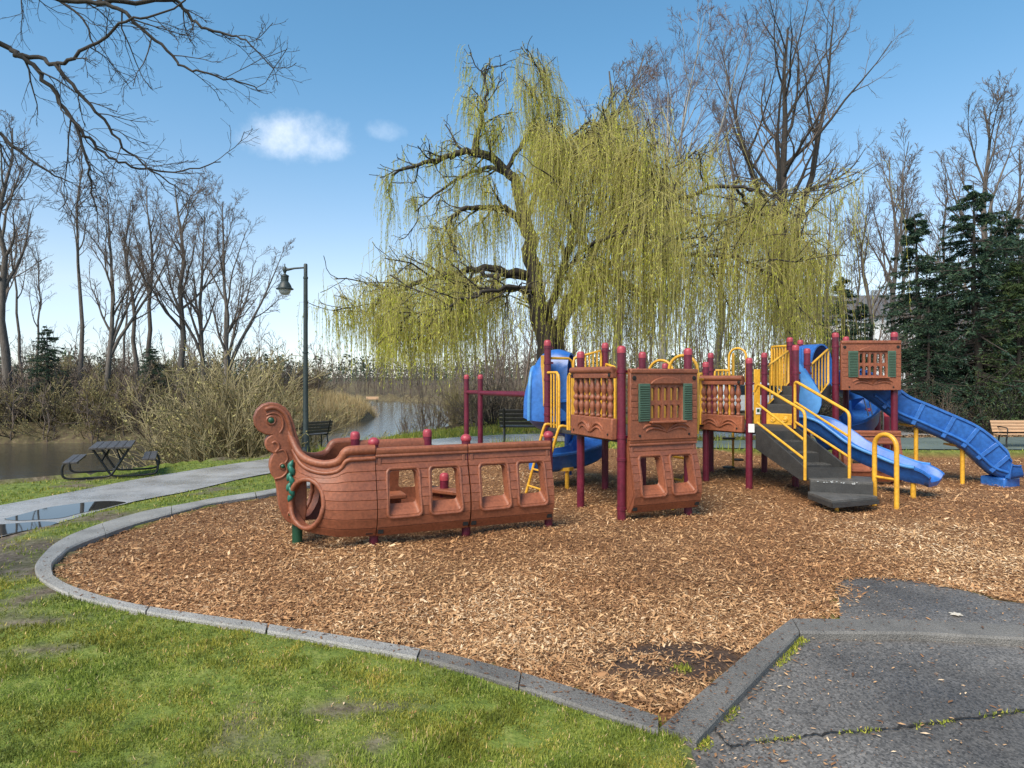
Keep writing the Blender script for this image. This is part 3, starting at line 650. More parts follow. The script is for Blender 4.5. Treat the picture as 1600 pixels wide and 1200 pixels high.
def window_panel(parent, loc, rz, wd=.96, h=.835):
    """house-front panel: slab with arched lintel, lattice window, green shutters, sill and carving"""
    mb = MB().box((wd / 2, 0, h / 2), (wd, .06, h)); o = mb.build('window_panel', 'terracotta', parent); sub_at(o, loc, rz)
    a, b_ = .29 * wd, .76 * wd; z0, z1 = .225 * h / .835, .645 * h / .835
    c = MB().box(((a + b_) / 2, 0, (z0 + z1) / 2), (b_ - a, .3, z1 - z0)); c.v = [tuple(Matrix.Translation(loc) @ Matrix.Rotation(rz, 4, 'Z') @ Vector(v)) for v in c.v]
    cut(o, [c]); bv = o.modifiers.new('bevel', 'BEVEL'); bv.width = .010; bv.segments = 2; bv.limit_method = 'ANGLE'; bv.angle_limit = R(40)
    # top cornice
    MB().box((wd / 2, -.018, h - .030), (wd, .055, .06)).build('cornice', 'terracotta', o, bevel=.016)
    # lattice
    mb = MB(); k = 5; pw = (b_ - a) / k
    for q in range(k + 1): mb.box((a + q * pw, .0, (z0 + z1) / 2), (.034, .045, z1 - z0))
    zm = (z0 + z1) / 2
    for zc, hh in ((zm, .05), (z0 + .012, .03), (z1 - .012, .03)): mb.box(((a + b_) / 2, .002, zc), (b_ - a, .04, hh))
    for q in range(k):                      # rounded heads of the openings
        for zt in (zm - .025, z1 - .027):
            for sgn in (-1, 1): mb.box((a + (q + .5) * pw + sgn * (pw / 2 - .022), .003, zt - .005), (.022, .036, .022), Matrix.Rotation(R(45), 3, 'Y'))
    mb.build('lattice', 'terracotta', o)
    # arched lintel
    P = [(a - .01 + (b_ - a + .02) * t_, z1 + .012 + .085 * math.sin(math.pi * t_) ** .62) for t_ in np.linspace(0, 1, 17)]
    vs = [(x, y_, z) for y_ in (-.055, -.025) for x, z in P]; n_ = len(P)
    MB().add(vs, [tuple(range(n_)), tuple(range(2 * n_ - 1, n_ - 1, -1))] + [(q, (q + 1) % n_, n_ + (q + 1) % n_, n_ + q) for q in range(n_)]).build('lintel', 'terracotta', o, bevel=.008)
    # sill with a point below
    MB().box(((a + b_) / 2, -.06, z0 - .014), (b_ - a + .05, .085, .026)).build('sill', 'terracotta', o, bevel=.008)
    xm = (a + b_) / 2
    MB().add([(xm - .15, -.028, z0 - .025), (xm + .15, -.028, z0 - .025), (xm, -.028, z0 - .155), (xm, -.085, z0 - .028)], [(0, 2, 3), (1, 3, 2), (0, 3, 1), (0, 1, 2)]).build('bracket', 'terracotta', o, smooth=False)
    mb = MB()
    for sgn in (-1, 1):
        for q in ([(0, -.13), (.09, -.07), (.18, -.045), (.28, -.055), (.33, -.09)], [(0, -.135), (.10, -.10), (.19, -.085), (.26, -.10), (.29, -.125)]):
            pts = cat_spline([(xm + sgn * u, -.032, z0 + v) for u, v in q], 4); mb.tube(pts, [.007 + .012 * math.sin(math.pi * k / (len(pts) - 1)) for k in range(len(pts))], 7)
    mb.build('scroll_carving', 'terracotta', o)
    for x0, x1 in ((.115 * wd, a - .012), (b_ + .012, .905 * wd)):
        s_ = MB().box(((x0 + x1) / 2, -.036, (z0 + z1) / 2 + .005), (x1 - x0, .022, z1 - z0 + .02)).build('shutter', 'shutter_green', o, bevel=.004)
        mb = MB()
        for q in range(15): mb.box(((x0 + x1) / 2, -.048, z0 + .025 + q * (z1 - z0 - .045) / 14), (x1 - x0 - .028, .010, .016), Matrix.Rotation(R(28), 3, 'X'))
        mb.build('louvres', 'shutter_green', s_, smooth=False)
    for x0, x1 in ((.015, .105 * wd), (.915 * wd, wd - .015)):   # brick courses at the edges
        mb = MB()
        for q in range(6): mb.box(((x0 + x1) / 2 + .006 * (-1) ** q, -.031, .27 + q * .073), (x1 - x0, .010, .064))
        mb.build('brick_courses', 'terracotta', o, bevel=.004)
    for x, z, r_ in ((.055, h - .11, .026), (wd - .055, h - .11, .026), (.13, .055, .014), (wd - .13, .055, .014)):
        MB().lathe([(r_, 0), (r_, .008), (r_ * .8, .010)], (x, -.030, z), 14, Matrix.Rotation(R(90), 3, 'X')).build('bolt_pocket_shade', 'hole_shade', o)  # raised discs, black colour paints the shade of bolt holes
    return o
BAL = [(.020, 0), (.034, .012), (.030, .03), (.021, .045), (.026, .07), (.036, .115), (.038, .15), (.026, .185), (.022, .198), (.036, .215), (.040, .235), (.036, .255), (.022, .272),
       (.026, .29), (.040, .33), (.041, .36), (.030, .41), (.024, .44), (.030, .46), (.030, .475), (.022, .48)]
def balustrade(parent, loc, rz, wd, h=.84):
    o = MB().box((wd / 2, 0, .125), (wd, .075, .25)).build('balustrade', 'terracotta', parent, bevel=.012); sub_at(o, loc, rz); MB().box((wd / 2, 0, h - .062), (wd, .075, .124)).build('head_rail', 'terracotta', o, bevel=.012)
    MB().tube([(0, -.02, h - .025), (wd, -.02, h - .025)], .042, 12).build('top_rail', 'terracotta', o)
    MB().box((wd / 2, -.024, h - .10), (wd - .16, .05, .05)).build('rail_block', 'terracotta', o, bevel=.008)
    k = 7; zz = h - .124 - .25; first = None
    for q in range(k):
        x = .085 + (wd - .17) * q / (k - 1)
        if first is None:
            first = MB().lathe([(r_, .25 + z / .48 * zz) for r_, z in BAL], (0, 0, 0), 14).build('baluster', 'terracotta', o, angle=70); first.location = (x, 0, 0)
        else:
            c = first.copy(); COL.objects.link(c); c.parent = o; c.location = (x, 0, 0)
    leaf_relief(o, wd / 2, .105, .85, -.042)
    for x, z, r_ in ((.05, h - .085, .024), (wd - .05, h - .085, .024), (.085, .06, .013), (wd - .085, .06, .013)):
        MB().lathe([(r_, 0), (r_, .008), (r_ * .8, .010)], (x, -.0385, z), 12, Matrix.Rotation(R(90), 3, 'X')).build('bolt_pocket_shade', 'hole_shade', o)  # discs on the face, hole shade painted in black
    return o
def picket_rail(parent, P0, P1, n_, r=.016, name='guard_rail', top_only=False, mat='yellow'):
    """P0/P1: (x, y, z_low, z_high) at either end"""
    a0, a1 = Vector((P0[0], P0[1], P0[2])), Vector((P0[0], P0[1], P0[3])); b0, b1 = Vector((P1[0], P1[1], P1[2])), Vector((P1[0], P1[1], P1[3]))
    o = MB().tube([a0, a0.lerp(a1, .93), a1.lerp(b1, .03) , a1.lerp(b1, .5), b1.lerp(a1, .03), b0.lerp(b1, .93), b0], r * 1.15, 8, True).build(name, mat, parent, angle=80)
    for k in range(1, n_):
        t_ = k / n_; MB().tube([a0.lerp(b0, t_), a1.lerp(b1, t_)], r * .8, 6).build('picket', mat, o)
    return o
def hoop(parent, p, q, z0, z1, r=.017, name='grab_rail', mat='yellow', z0b=None, rung=None):
    """inverted U of pipe between two ground points"""
    p, q = Vector((p[0], p[1], 0)), Vector((q[0], q[1], 0)); rad = (q - p).length / 2; d = (q - p).normalized(); c = (p + q) / 2
    pts = [Vector((p.x, p.y, z0))] + [c - d * rad * math.cos(a) + Vector((0, 0, z1 - rad + rad * math.sin(a))) for a in np.linspace(0, math.pi, 13)] + [Vector((q.x, q.y, z0 if z0b is None else z0b))]
    o = MB().tube(pts, r, 12).build(name, mat, parent, angle=70)
    if rung: MB().tube([(p.x, p.y, rung), (q.x, q.y, rung)], r * .55, 8).build('cross_bar', mat, o)
    return o
USEC = lambda w_, h_, t_: [(-w_, h_), (-w_ - .035, h_ - .012), (-w_ - .035, h_ - .04), (-w_ - .008, h_ - .06), (-w_ + .01, .02), (-w_ + .08, -t_), (w_ - .08, -t_), (w_ - .01, .02), (w_ + .008, h_ - .06), (w_ + .035, h_ - .04), (w_ + .035, h_ - .012), (w_, h_),
                           (w_ - .025, h_ - .02), (w_ - .045, .05), (w_ - .11, .0), (-w_ + .11, .0), (-w_ + .045, .05), (-w_ + .025, h_ - .02)]

# ------------------------------------------------------------------ the ship
MS, SW = .965, .875
ship = empty('play_ship', (-1.353, 6.42, 0), TH, 'terracotta plastic play ship with scrolled prow and square windows in the wood chips', 'play ship')
porthole_panel(ship, (0, 0, 0), 0, MS); porthole_panel(ship, (MS, 0, 0), 0, MS)
porthole_panel(ship, (-.02, SW, 0), 0, .80, mirror=True, windows=2)
for s_ in (0, MS, 2 * MS): post(ship, s_, .035, 1.045, ball=True, r=.046)
for s_ in (-.04, .78): post(ship, s_, SW - .035, 1.06, r=.05, clamps=(.86,))
post(ship, .95, .74, .56, r=.05, clamps=(.30,))
mb = MB(); mb.bar((.80, .92, .36), (1.16, .40, .36), .20, .05); mb.bar((.80, .92, .22), (1.16, .40, .22), .06, .22); mb.build('seat', 'terracotta', ship, bevel=.012)
mb = MB().box((.15, SW - .22, .36), (.62, .26, .05)); mb.box((.15, SW - .12, .24), (.6, .05, .2)); mb.build('seat', 'terracotta', ship, bevel=.012)
PL = cat_spline([(0, 0, 0), (-.27, .008, 0), (-.47, .075, 0), (-.60, .165, 0), (-.685, .265, 0), (-.735, .37, 0)], 8)
def plan(a):
    k = a * (len(PL) - 1); i_ = min(int(k), len(PL) - 2); p = PL[i_].lerp(PL[i_ + 1], k - i_); t_ = (PL[i_ + 1] - PL[i_]).normalized(); return p, Vector((-t_.y, t_.x, 0))
AA = [i_ / 30 for i_ in range(31)]
def ztop(s_): return float(np.interp(-s_, [0, .26, .30, .34, .40, .48, .58, .66, .72, .76], [.93, .925, .90, .845, .81, .80, .815, .865, .94, 1.04]))
def zbot(s_): return float(np.interp(-s_, [0, .35, .6, .74], [.105, .12, .16, .215]))
def bow(far):
    rows = groove_rows(0, 1, [.1, .215, .325, .435, .545, .655, .765], .006, .08); Ty = (lambda t_: SW - t_) if far else (lambda t_: t_)
    def fo(a, r, inn=0.0):
        p, n_ = plan(a); zb, zt = zbot(p.x), ztop(p.x); zl = zb + (.93 - zb) * r[0]; f_ = max(0., (r[0] - .55) / .45); z = zl + f_ * f_ * (3 - 2 * f_) * (zt - .93)
        # planks stop short of the prow
        g = r[1] * (1 if a < .93 else 0); off = bulge(.10 + .8 * r[0]) * (1 - .62 * a); q = p - n_ * (-(off) + g + inn) if False else p + n_ * (off - g - inn)
        return (q.x, Ty(q.y), z)
    o = slab(rows, AA, lambda a, r: fo(a, r), lambda a, r: fo(a, (r[0], 0), .055)).build('bow_hull', 'terracotta', ship)
    p, n_ = plan(.60); zc = .435; c = p + n_ * (bulge(.42) * (1 - .62 * .60)); tdir = Vector((-n_.y, n_.x, 0)).normalized()
    ring = [(c + tdir * .205 * math.cos(a) + Vector((0, 0, zc + .235 * math.sin(a)))) for a in np.linspace(0, 2 * math.pi, 29)[:-1]]
    M_ = ship.matrix_world
    vs = [(q + n_ * .22) for q in ring] + [(q - n_ * .24) for q in ring]; k = len(ring)
    mb = MB().add([Vector((v.x, Ty(v.y), v.z)) for v in vs], [tuple(range(k)), tuple(range(2 * k - 1, k - 1, -1))] + [(q, (q + 1) % k, k + (q + 1) % k, k + q) for q in range(k)])
    cut(o, [mb])
    # lip follows the curved hull
    lip = []; dep = []
    for a in np.linspace(0, 2 * math.pi, 37)[:-1]:
        z = zc + .235 * math.sin(a); best = min(AA, key=lambda q: abs((plan(q)[0] - p).dot(tdir) - .205 * math.cos(a)))
        qa, qn = plan(best); zb, zt = zbot(qa.x), ztop(qa.x); off = bulge(.10 + .8 * (z - zb) / (zt - zb)) * (1 - .62 * best)
        w_ = p + tdir * .205 * math.cos(a); d_ = (qa + qn * off - w_).dot(n_); q = w_ + n_ * (d_ + .006); lip.append((q.x, Ty(q.y), z)); q2 = w_ + n_ * (d_ - .10); dep.append((q2.x, Ty(q2.y), z))
    MB().tube(lip, .024, 10, True).build('porthole_rim', 'terracotta', o, angle=80)
    k = len(lip); MB().add(lip + dep, [(q, (q + 1) % k, k + (q + 1) % k, k + q) for q in range(k)]).build('porthole_sleeve', 'terracotta', o, angle=80)
    gw = [(0, 0, .945), (-.14, 0, .943), (-.245, .006, .94), (-.285, .012, .918), (-.315, .022, .868), (-.37, .04, .828), (-.48, .085, .815), (-.60, .17, .845), (-.68, .262, .91), (-.735, .345, 1.03), (-.775, .392, 1.16), (-.81, .415, 1.27)]
    P = cat_spline([(a, Ty(b_), z) for a, b_, z in gw], 5)
    MB().tube(P, [.050 - .012 * min(1, k / (len(P) * .6)) for k in range(len(P))], 12).build('gunwale', 'terracotta', o, angle=80)
    P2 = cat_spline([(a, Ty(b_ - .025), z - .085) for a, b_, z in gw[:-2]], 5); MB().tube(P2, .022, 8).build('gunwale_moulding', 'terracotta', o, angle=80)
    if not far: MB().box((-.06, -.045, .155), (.075, .03, .06)).build('bolt_pocket_shade', 'hole_shade', o, bevel=.006)  # black block painting the shade of the bow's corner recess
bow(False); bow(True)
# prow: thick scroll-cut board on the centre line
def prow_pt(zx, zy, t_=.4375):
    px, py = 380 + zx / 4.8, 610 + zy / 4.8; k = (px - 800) / FPX
    ox, oy = -1.353 - ST * t_, 6.42 + CT * t_; s_ = (oy * k - ox) / (CT - ST * k); Z = oy + ST * s_
    return (s_, CAMH - (py - HOR) * Z / FPX)
OUT = [(462, 500), (430, 425), (402, 335), (378, 245), (350, 170), (310, 122), (258, 95), (200, 88), (142, 104), (97, 145), (75, 200), (80, 256), (110, 300), (160, 325), (205, 330), (180, 345), (163, 370), (159, 405), (172, 437), (200, 457), (226, 466),
       (208, 495), (194, 532), (192, 575), (204, 620), (230, 655), (242, 692), (250, 742), (255, 800), (263, 862), (286, 922), (318, 968), (350, 986), (400, 992), (455, 990), (470, 900), (470, 700)]
O2 = [prow_pt(*q) for q in OUT]
n_ = len(O2); vs = [(s_, y_, z) for y_ in (.345, .53) for s_, z in O2]
prow = MB().add(vs, [tuple(range(n_)), tuple(range(2 * n_ - 1, n_ - 1, -1))] + [(q, (q + 1) % n_, n_ + (q + 1) % n_, n_ + q) for q in range(n_)]).build('prow', 'terracotta', ship, bevel=.022, segs=3)
def relief(P, r, nme='scroll_carving'):
    Q = cat_spline([(prow_pt(*q)[0], .343, prow_pt(*q)[1]) for q in P], 5); return MB().tube(Q, r, 8).build(nme, 'terracotta', prow, angle=80)
relief([(455, 520), (405, 440), (365, 345), (345, 260), (318, 190), (275, 145), (220, 125), (160, 140)], .021)
relief([(270, 312), (292, 270), (290, 215), (262, 178), (215, 166), (172, 182)], .011)
relief([(238, 455), (262, 425), (258, 395), (235, 378), (215, 390)], .013); relief([(238, 455), (300, 440), (328, 500), (310, 535)], .010)
relief([(232, 655), (285, 640), (322, 600), (318, 560)], .012)
for zx, zy, rr in ((205, 220, .05), (292, 560, .036), (352, 916, .036)):
    s_, z = prow_pt(zx, zy); Mx = Matrix.Rotation(R(90), 3, 'X')
    MB().lathe([(rr, 0), (rr, .012), (rr * .8, .02), (rr * .62, .014)], (s_, .350, z), 18, Mx).build('bolt_boss', 'terracotta', prow)
    MB().lathe([(rr * .56, 0), (rr * .56, .02), (rr * .3, .03), (rr * .05, .033)], (s_, .350, z), 14, Mx).build('bolt_cap', 'dark_green_post', prow)
s_, z = prow_pt(382, 1040); MB().tube([(s_ + .03, .4375, -.1), (s_ + .03, .4375, .26)], .05, 16).build('post', 'dark_green_post', ship)
mb = MB()
for k, (dz, dr) in enumerate(((.17, 0), (.12, .02), (.06, -.02), (.02, .025), (-.04, -.025), (-.09, .02), (-.14, 0))):
    pe, ne = plan(.88); pe = pe + ne * (bulge(.55) * (1 - .62 * .88) + .010) + Vector((-ne.y, ne.x, 0)) * dr; mb.lathe([(.004, -.055), (.022, -.03), (.030, 0), (.020, .03), (.004, .055)], (pe.x, pe.y, .625 + dz), 10, Matrix.Rotation(R(24 * (-1) ** k), 3, 'Y'))
mb.build('leaf_emblem', 'teal', prow, angle=80)

# ------------------------------------------------------------------ the tower structure
AX, AY, M1 = 1.271, 7.58, .955
tw = empty('play_structure', (AX, AY, 0), TH, 'brown, yellow and maroon climbing structure with blue slides and black stairs', 'play structure')
def wl(x, y): dx, dy = x - AX, y - AY; return (dx * CT + dy * ST, -dx * ST + dy * CT)
def wl3(x, y, z): a, b_ = wl(x, y); return Vector((a, b_, z))
def pxl(px, d, z): return wl3((px - 800) * d / FPX, d, z)
DA, DB, DC = .95, .86, 1.50
# first tower: posts on a grid
post(tw, 0, 0, 2.02, clamps=(1.72, .96, .70, .13)); post(tw, M1, 0, 2.01, clamps=(1.2,)); post(tw, 0, M1, 1.99); post(tw, M1, M1, 2.0)
post(tw, 0, 2 * M1, 2.19, clamps=(2.08, 1.86, 1.62, 1.26, 1.12, .92)); post(tw, M1, 2 * M1, 2.17, clamps=(2.05, 1.74))
post(tw, 3 * M1 - .1, 3 * M1 + .02, 1.90); post(tw, 2.45, 3.2, 1.83)
MB().box((M1 / 2, M1, DA - .03), (M1 + .06, 2 * M1 + .06, .05)).build('deck', 'deck_black', tw, bevel=.006)
window_panel(tw, (.05, -.075, .92), 0, .965, .835)
porthole_panel(tw, (.05, -.055, -.01), 0, .975)
MB().add([(.052, -.06, .12), (.052, -.17, .30), (.052, -.12, .55), (.052, -.06, .86), (.052, .03, .86), (.052, .03, .12)], [(0, 1, 2, 3, 4, 5)]).build('panel_end', 'terracotta', tw)
balustrade(tw, (-.085, 1.0, .925), R(-90), .985)
# ladder, rails and slide entry on the left and back edges
for a, b_ in ((1.10, 1.38), (1.62, 1.86)): pass
def ladder():
    top1, top2 = wl3(.80, 8.92, .97), wl3(.62, 9.28, .97); f1, f2 = wl3(.36, 9.02, -.05), wl3(.19, 9.36, -.05); out1, out2 = top1 + Vector((-.17, 0, .03)), top2 + Vector((-.17, 0, .03))
    o = None
    for a, c, d in ((top1, out1, f1), (top2, out2, f2)):
        P = [a, a.lerp(c, .55), c + Vector((.03, 0, -.01)), c.lerp(d, .06), c.lerp(d, .5), d]
        r_ = MB().tube(cat_spline(P, 3), .020, 10).build('ladder_rail' if o else 'ladder', 'yellow', o or tw, angle=80); o = o or r_
    for k in range(4):
        t_ = .16 + .23 * k; MB().tube([out1.lerp(f1, t_), out2.lerp(f2, t_)], .014, 8).build('rung', 'yellow', o)
ladder()
def lrail(x, y, z0, z1, dx, dy, n_=3):       # bent grab rail: up, over, with bars below
    P = [(x, y, z1), (x + dx * .8, y + dy * .8, z1), (x + dx * .95, y + dy * .95, z1 - .04), (x + dx, y + dy, z1 - .12), (x + dx, y + dy, z0)]
    o = MB().tube(P, .019, 10).build('grab_rail', 'yellow', tw, angle=80)
    for k in range(n_): MB().tube([(x + dx * (.3 + .25 * k), y + dy * (.3 + .25 * k), z0), (x + dx * (.3 + .25 * k), y + dy * (.3 + .25 * k), z1 - .01)], .013, 8).build('picket', 'yellow', o)
lrail(-.02, 2 * M1 - .05, .95, 1.72, 0, -.34); lrail(-.02, M1 + .05, .95, 1.70, 0, .26); lrail(.05, 2 * M1 + .02, .95, 1.93, .40, .05, 0)
picket_rail(tw, (.42, 2 * M1, .98, 1.93), (M1 - .07, 2 * M1, .98, 2.05), 7, .016)
picket_rail(tw, (M1 - .02, 2 * M1 - .30, .98, 1.8), (M1 - .02, 2 * M1 - .06, .98, 1.85), 2, .016)
mb = MB(); p0, p1 = pxl(846, 9.75, 0), pxl(859, 9.45, 0); mb.bar((p0.x, p0.y, 1.60), (p1.x, p1.y, 1.60), .03, .76); mb.build('entry_panel', 'yellow', tw, bevel=.01)
# spiral slide: hood, helix and run-out
SCX, SCY = wl(.90, 10.45)
def hel(a, z, r=.37): x, y = wl(.90 + r * math.cos(R(a)), 10.45 + r * math.sin(R(a))); return Vector((x, y, z))
P = [pxl(905, 9.75, 1.10), pxl(880, 9.85, 1.08), pxl(858, 10.0, 1.05), hel(192, .98), hel(165, .90), hel(135, .82), hel(105, .74), hel(75, .67), hel(45, .60), hel(15, .53), hel(-15, .46), hel(-45, .39), hel(-75, .33), pxl(866, 9.93, .29), pxl(845, 9.90, .27), pxl(830, 9.88, .28)]
ss = MB().sweep(cat_spline(P, 4), USEC(.26, .24, .04)).build('spiral_slide', 'blue', tw, angle=50)
MB().tube([(SCX, SCY, .1), (SCX, SCY, 1.3)], .06, 14).build('centre_pole', 'blue', ss)
# hood: a tapering shell over the entry
hv = []; secs = []
for px, d, zb, zt, hw in ((893, 9.80, 1.02, 2.02, .26), (872, 9.88, 1.0, 2.08, .28), (851, 9.95, 1.0, 2.02, .30), (836, 10.0, 1.02, 1.80, .30), (827, 10.03, 1.05, 1.52, .29)):
    c = pxl(px, d, 0); secs.append((c, zb, zt, hw))
s6 = cat_spline([(c.x, c.y, 0) for c, *_ in secs], 4); s7 = cat_spline([q_[1:] for q_ in secs], 4); secs = [(a_, *b_) for a_, b_ in zip(s6, s7)]
NSEC = len(secs); k = 17
for q, (c, zb, zt, hw) in enumerate(secs):
    t_ = (secs[min(q + 1, NSEC - 1)][0] - secs[max(q - 1, 0)][0]).normalized(); sd_ = Vector((-t_.y, t_.x, 0))
    for inn in (0, 1):
        for j in range(k):
            a = math.pi * j / (k - 1); e = .72; cx = math.copysign(abs(math.cos(a)) ** e, math.cos(a)); cz = abs(math.sin(a)) ** e
            hv.append(c + sd_ * cx * (hw - .03 * inn) + Vector((0, 0, zb + (zt - zb - .03 * inn) * cz)))
fs = []
for q in range(NSEC - 1):
    a, b_ = q * 2 * k, (q + 1) * 2 * k
    for j in range(k - 1): fs.append((a + j, a + j + 1, b_ + j + 1, b_ + j)); fs.append((a + k + j, b_ + k + j, b_ + k + j + 1, a + k + j + 1))
    for j in (0, k - 1): fs.append((a + j, b_ + j, b_ + k + j, a + k + j))
for q in (0, NSEC - 1):
    a = q * 2 * k
    for j in range(k - 1): fs.append((a + j, a + j + 1, a + k + j + 1, a + k + j))
hood = MB().add(hv, fs).build('slide_hood', 'blue', ss, angle=50)
c = secs[12][0]; sp = [v for v in hv[12 * 2 * k:12 * 2 * k + k]]
MB().tube([v + (v - Vector((c.x, c.y, 1.3))).normalized() * .012 - Vector((0, 0, .0)) for v in sp], .03, 8).build('hood_flange', 'pale_blue', hood, angle=80)
p = pxl(886, 9.75, 0); MB().tube([(p.x, p.y, -.1), (p.x, p.y, .30)], .032, 10).build('slide_leg', 'yellow', ss); MB().bar(pxl(871, 9.85, .27), pxl(893, 9.7, .29), .12, .05).build('slide_bracket', 'yellow', ss)
# overhead beams to two outlying posts
for px, d in ((729, 12.9), (750.6, 12.3)):
    q = pxl(px, d, 0); post(tw, q.x, q.y, 1.71, r=.05, clamps=(1.36,))
q0, q1 = pxl(729, 12.9, 1.36), pxl(750.6, 12.3, 1.36)
for a in (q0, q1): 
    e = pxl(824, 10.9, 1.36) if a is q1 else pxl(845, 11.6, 1.36); MB().tube([a, e], .042, 12).build('beam', 'maroon', tw)
MB().tube([q0, q1], .03, 10).build('beam', 'maroon', tw)
# climber on the right side of the first tower, with hoops
hoop(tw, (M1 + .20, .07), (M1 + .02, .40), .95, 1.93, .020); hoop(tw, (M1 + .20, .55), (M1 + .03, .85), .95, 1.88, .018)
clim = None
for b_ in (.30, .72):
    P = [(M1 + .02, b_, .96), (M1 + .10, b_, .95), (M1 + .17, b_, .86), (M1 + .27, b_, .66), (M1 + .30, b_, .60), (M1 + .27, b_, .53), (M1 + .05, b_, .15), (M1 - .02, b_, -.08)]
    o = MB().tube(P, .020, 10).build('climber_rail' if clim else 'arch_climber', 'yellow', clim or tw, angle=80); clim = clim or o
for t_, z in ((.17, .86), (.29, .60), (.16, .34)): MB().tube([(M1 + t_, .30, z), (M1 + t_, .72, z)], .015, 8).build('rung', 'yellow', clim)
# hexagonal deck: posts as they stand
HX = {'J': (3.52, 9.69, 1.945), 'L': (4.235, 9.75, 2.14), 'R': (4.83, 10.68, 2.13), 'K': (4.33, 11.20, 2.08), 'I': (3.44, 11.3, 2.08), 'H': (3.06, 10.3, 1.90)}
HL = {k: wl(x, y) for k, (x, y, t_) in HX.items()}
cl = {'J': (1.56, .93), 'L': (1.72, .95), 'R': (1.87, 1.72), 'K': (1.88, 1.72), 'I': (1.78,), 'H': (1.74,)}
for k_, (x, y, t_) in HX.items(): post(tw, *HL[k_], t_, clamps=cl[k_])
MB().prism([HL[q] for q in 'JLRKIH'], DB - .05, DB).build('deck', 'deck_black', tw, bevel=.006)
# linking bridge behind the first tower
mb = MB(); mb.prism([(M1, M1 + .1), (HL['H'][0] - .02, HL['H'][1]), HL['I'], (M1, 2 * M1)], DA - .06, DA - .01); mb.build('bridge_deck', 'deck_black', tw)
picket_rail(tw, (M1 + .06, M1 + .06, .98, 1.68), (HL['H'][0] - .06, HL['H'][1] - .05, .92, 1.62), 12, .017)
picket_rail(tw, (M1 + .06, 2 * M1 + .02, .98, 1.72), (HL['I'][0] - .05, HL['I'][1], .92, 1.72), 14, .016)
MB().box((M1 + .34, M1 + .10, 1.30), (.80, .02, .64), Matrix.Rotation(R(18), 3, 'Z')).build('play_panel', 'yellow', tw, bevel=.01)
a, b_ = Vector((*HL['H'], 0)), Vector((*HL['J'], 0)); e = (b_ - a).normalized()
p = a - e * .06 + Vector((-e.y, e.x, 0)) * -.085 ; rzb = math.atan2(e.y, e.x)
balustrade(tw, (p.x, p.y, .835), rzb, (b_ - a).length + .02, .83)
q = pxl(1139, 11.9, 0); q2 = pxl(1166, 11.7, 0); hoop(tw, q, q2, .9, 2.18, .020); q = pxl(1144, 12.1, 0); q2 = pxl(1146.5, 12.0, 0); MB().bar((q.x, q.y, 1.5), (q2.x, q2.y, 1.5), .02, 1.2).build('entry_panel', 'yellow', tw)
picket_rail(tw, (*pxl(1117, 11.8, 0)[:2], .9, 1.78), (*pxl(1140, 11.8, 0)[:2], .9, 1.78), 4, .018)
mb = MB(); a, b_ = pxl(1178, 11.35, 0), pxl(1187.5, 11.35, 0); mb.bar((a.x, a.y, 1.32), (b_.x, b_.y, 1.32), .03, .95); mb.build('entry_panel', 'yellow', tw, bevel=.006)
hoop(tw, pxl(1091, 9.9, 0), pxl(1087, 9.5, 0), .9, 1.72, .019); 
P = pxl(1095, 10.1, 1.70); MB().tube([P, pxl(1092, 9.9, 1.69), pxl(1090.5, 9.8, 1.62), pxl(1090.5, 9.8, .9)], .018, 10).build('grab_rail', 'yellow', tw)
# loose-hanging pole with step discs below the bridge
q = pxl(1145.5, 11.4, 0); pl_ = MB().tube([(q.x, q.y, -.05), (q.x, q.y, .86)], .020, 10).build('step_pole', 'yellow', tw)
for z, dx in ((.58, -.10), (.20, .10), (-.0 + .08, -.1)): MB().lathe([(.10, z), (.11, z + .012), (.10, z + .024)], (q.x + dx, q.y, 0), 14).build('step_disc', 'deck_black', pl_)
# stickers
a = HL['J']; p = pxl(1174, 9.625, .905); MB().box(p, (.085, .006, .125), Matrix.Rotation(R(-24 - 18), 3, 'Z')).build('warning_sticker', 'sticker_white', tw)
p = pxl(1184.5, 11.33, 1.07); st = MB().box(p, (.075, .006, .11), Matrix.Rotation(-TH, 3, 'Z')).build('warning_sticker', 'sticker_white', tw); MB().box(p + Vector((-.003, -.006, .01)), (.045, .004, .05), Matrix.Rotation(-TH, 3, 'Z')).build('sticker_print', 'dark_green_post', st)

# first stairs
SL0, SL1, SR0, SR1 = Vector((3.60, 9.62, 0)), Vector((3.875, 8.62, 0)), Vector((4.18, 9.66, 0)), Vector((4.435, 8.62, 0))
stw = lambda v, z: wl3(v.x, v.y, z)
mb = MB(); NS = 4; zs = [DB - .0 - (DB - .33) * (k + 1) / NS for k in range(NS)]; stairs = None
def stringer(a0, a1, name, parent, th=.03):
    d = (a1 - a0).normalized(); sd_ = Vector((-d.y, d.x, 0)) * th / 2; prof = [(0, DB - .26), (0, DB + .07), (.05, DB + .07), (1, .47), (1, .30), (.93, .28)]
    vs = []
    for s_ in (-1, 1):
        for t_, z in prof: v = a0.lerp(a1, t_) + sd_ * s_; vs.append(wl3(v.x, v.y, z))
    n_ = len(prof); return MB().add(vs, [tuple(range(n_)), tuple(range(2 * n_ - 1, n_ - 1, -1))] + [(q, (q + 1) % n_, n_ + (q + 1) % n_, n_ + q) for q in range(n_)]).build(name, 'deck_black', parent, bevel=.004)
stairs = stringer(SL0, SL1, 'staircase', tw); stringer(SR0, SR1, 'stringer', stairs)
prevz = DB
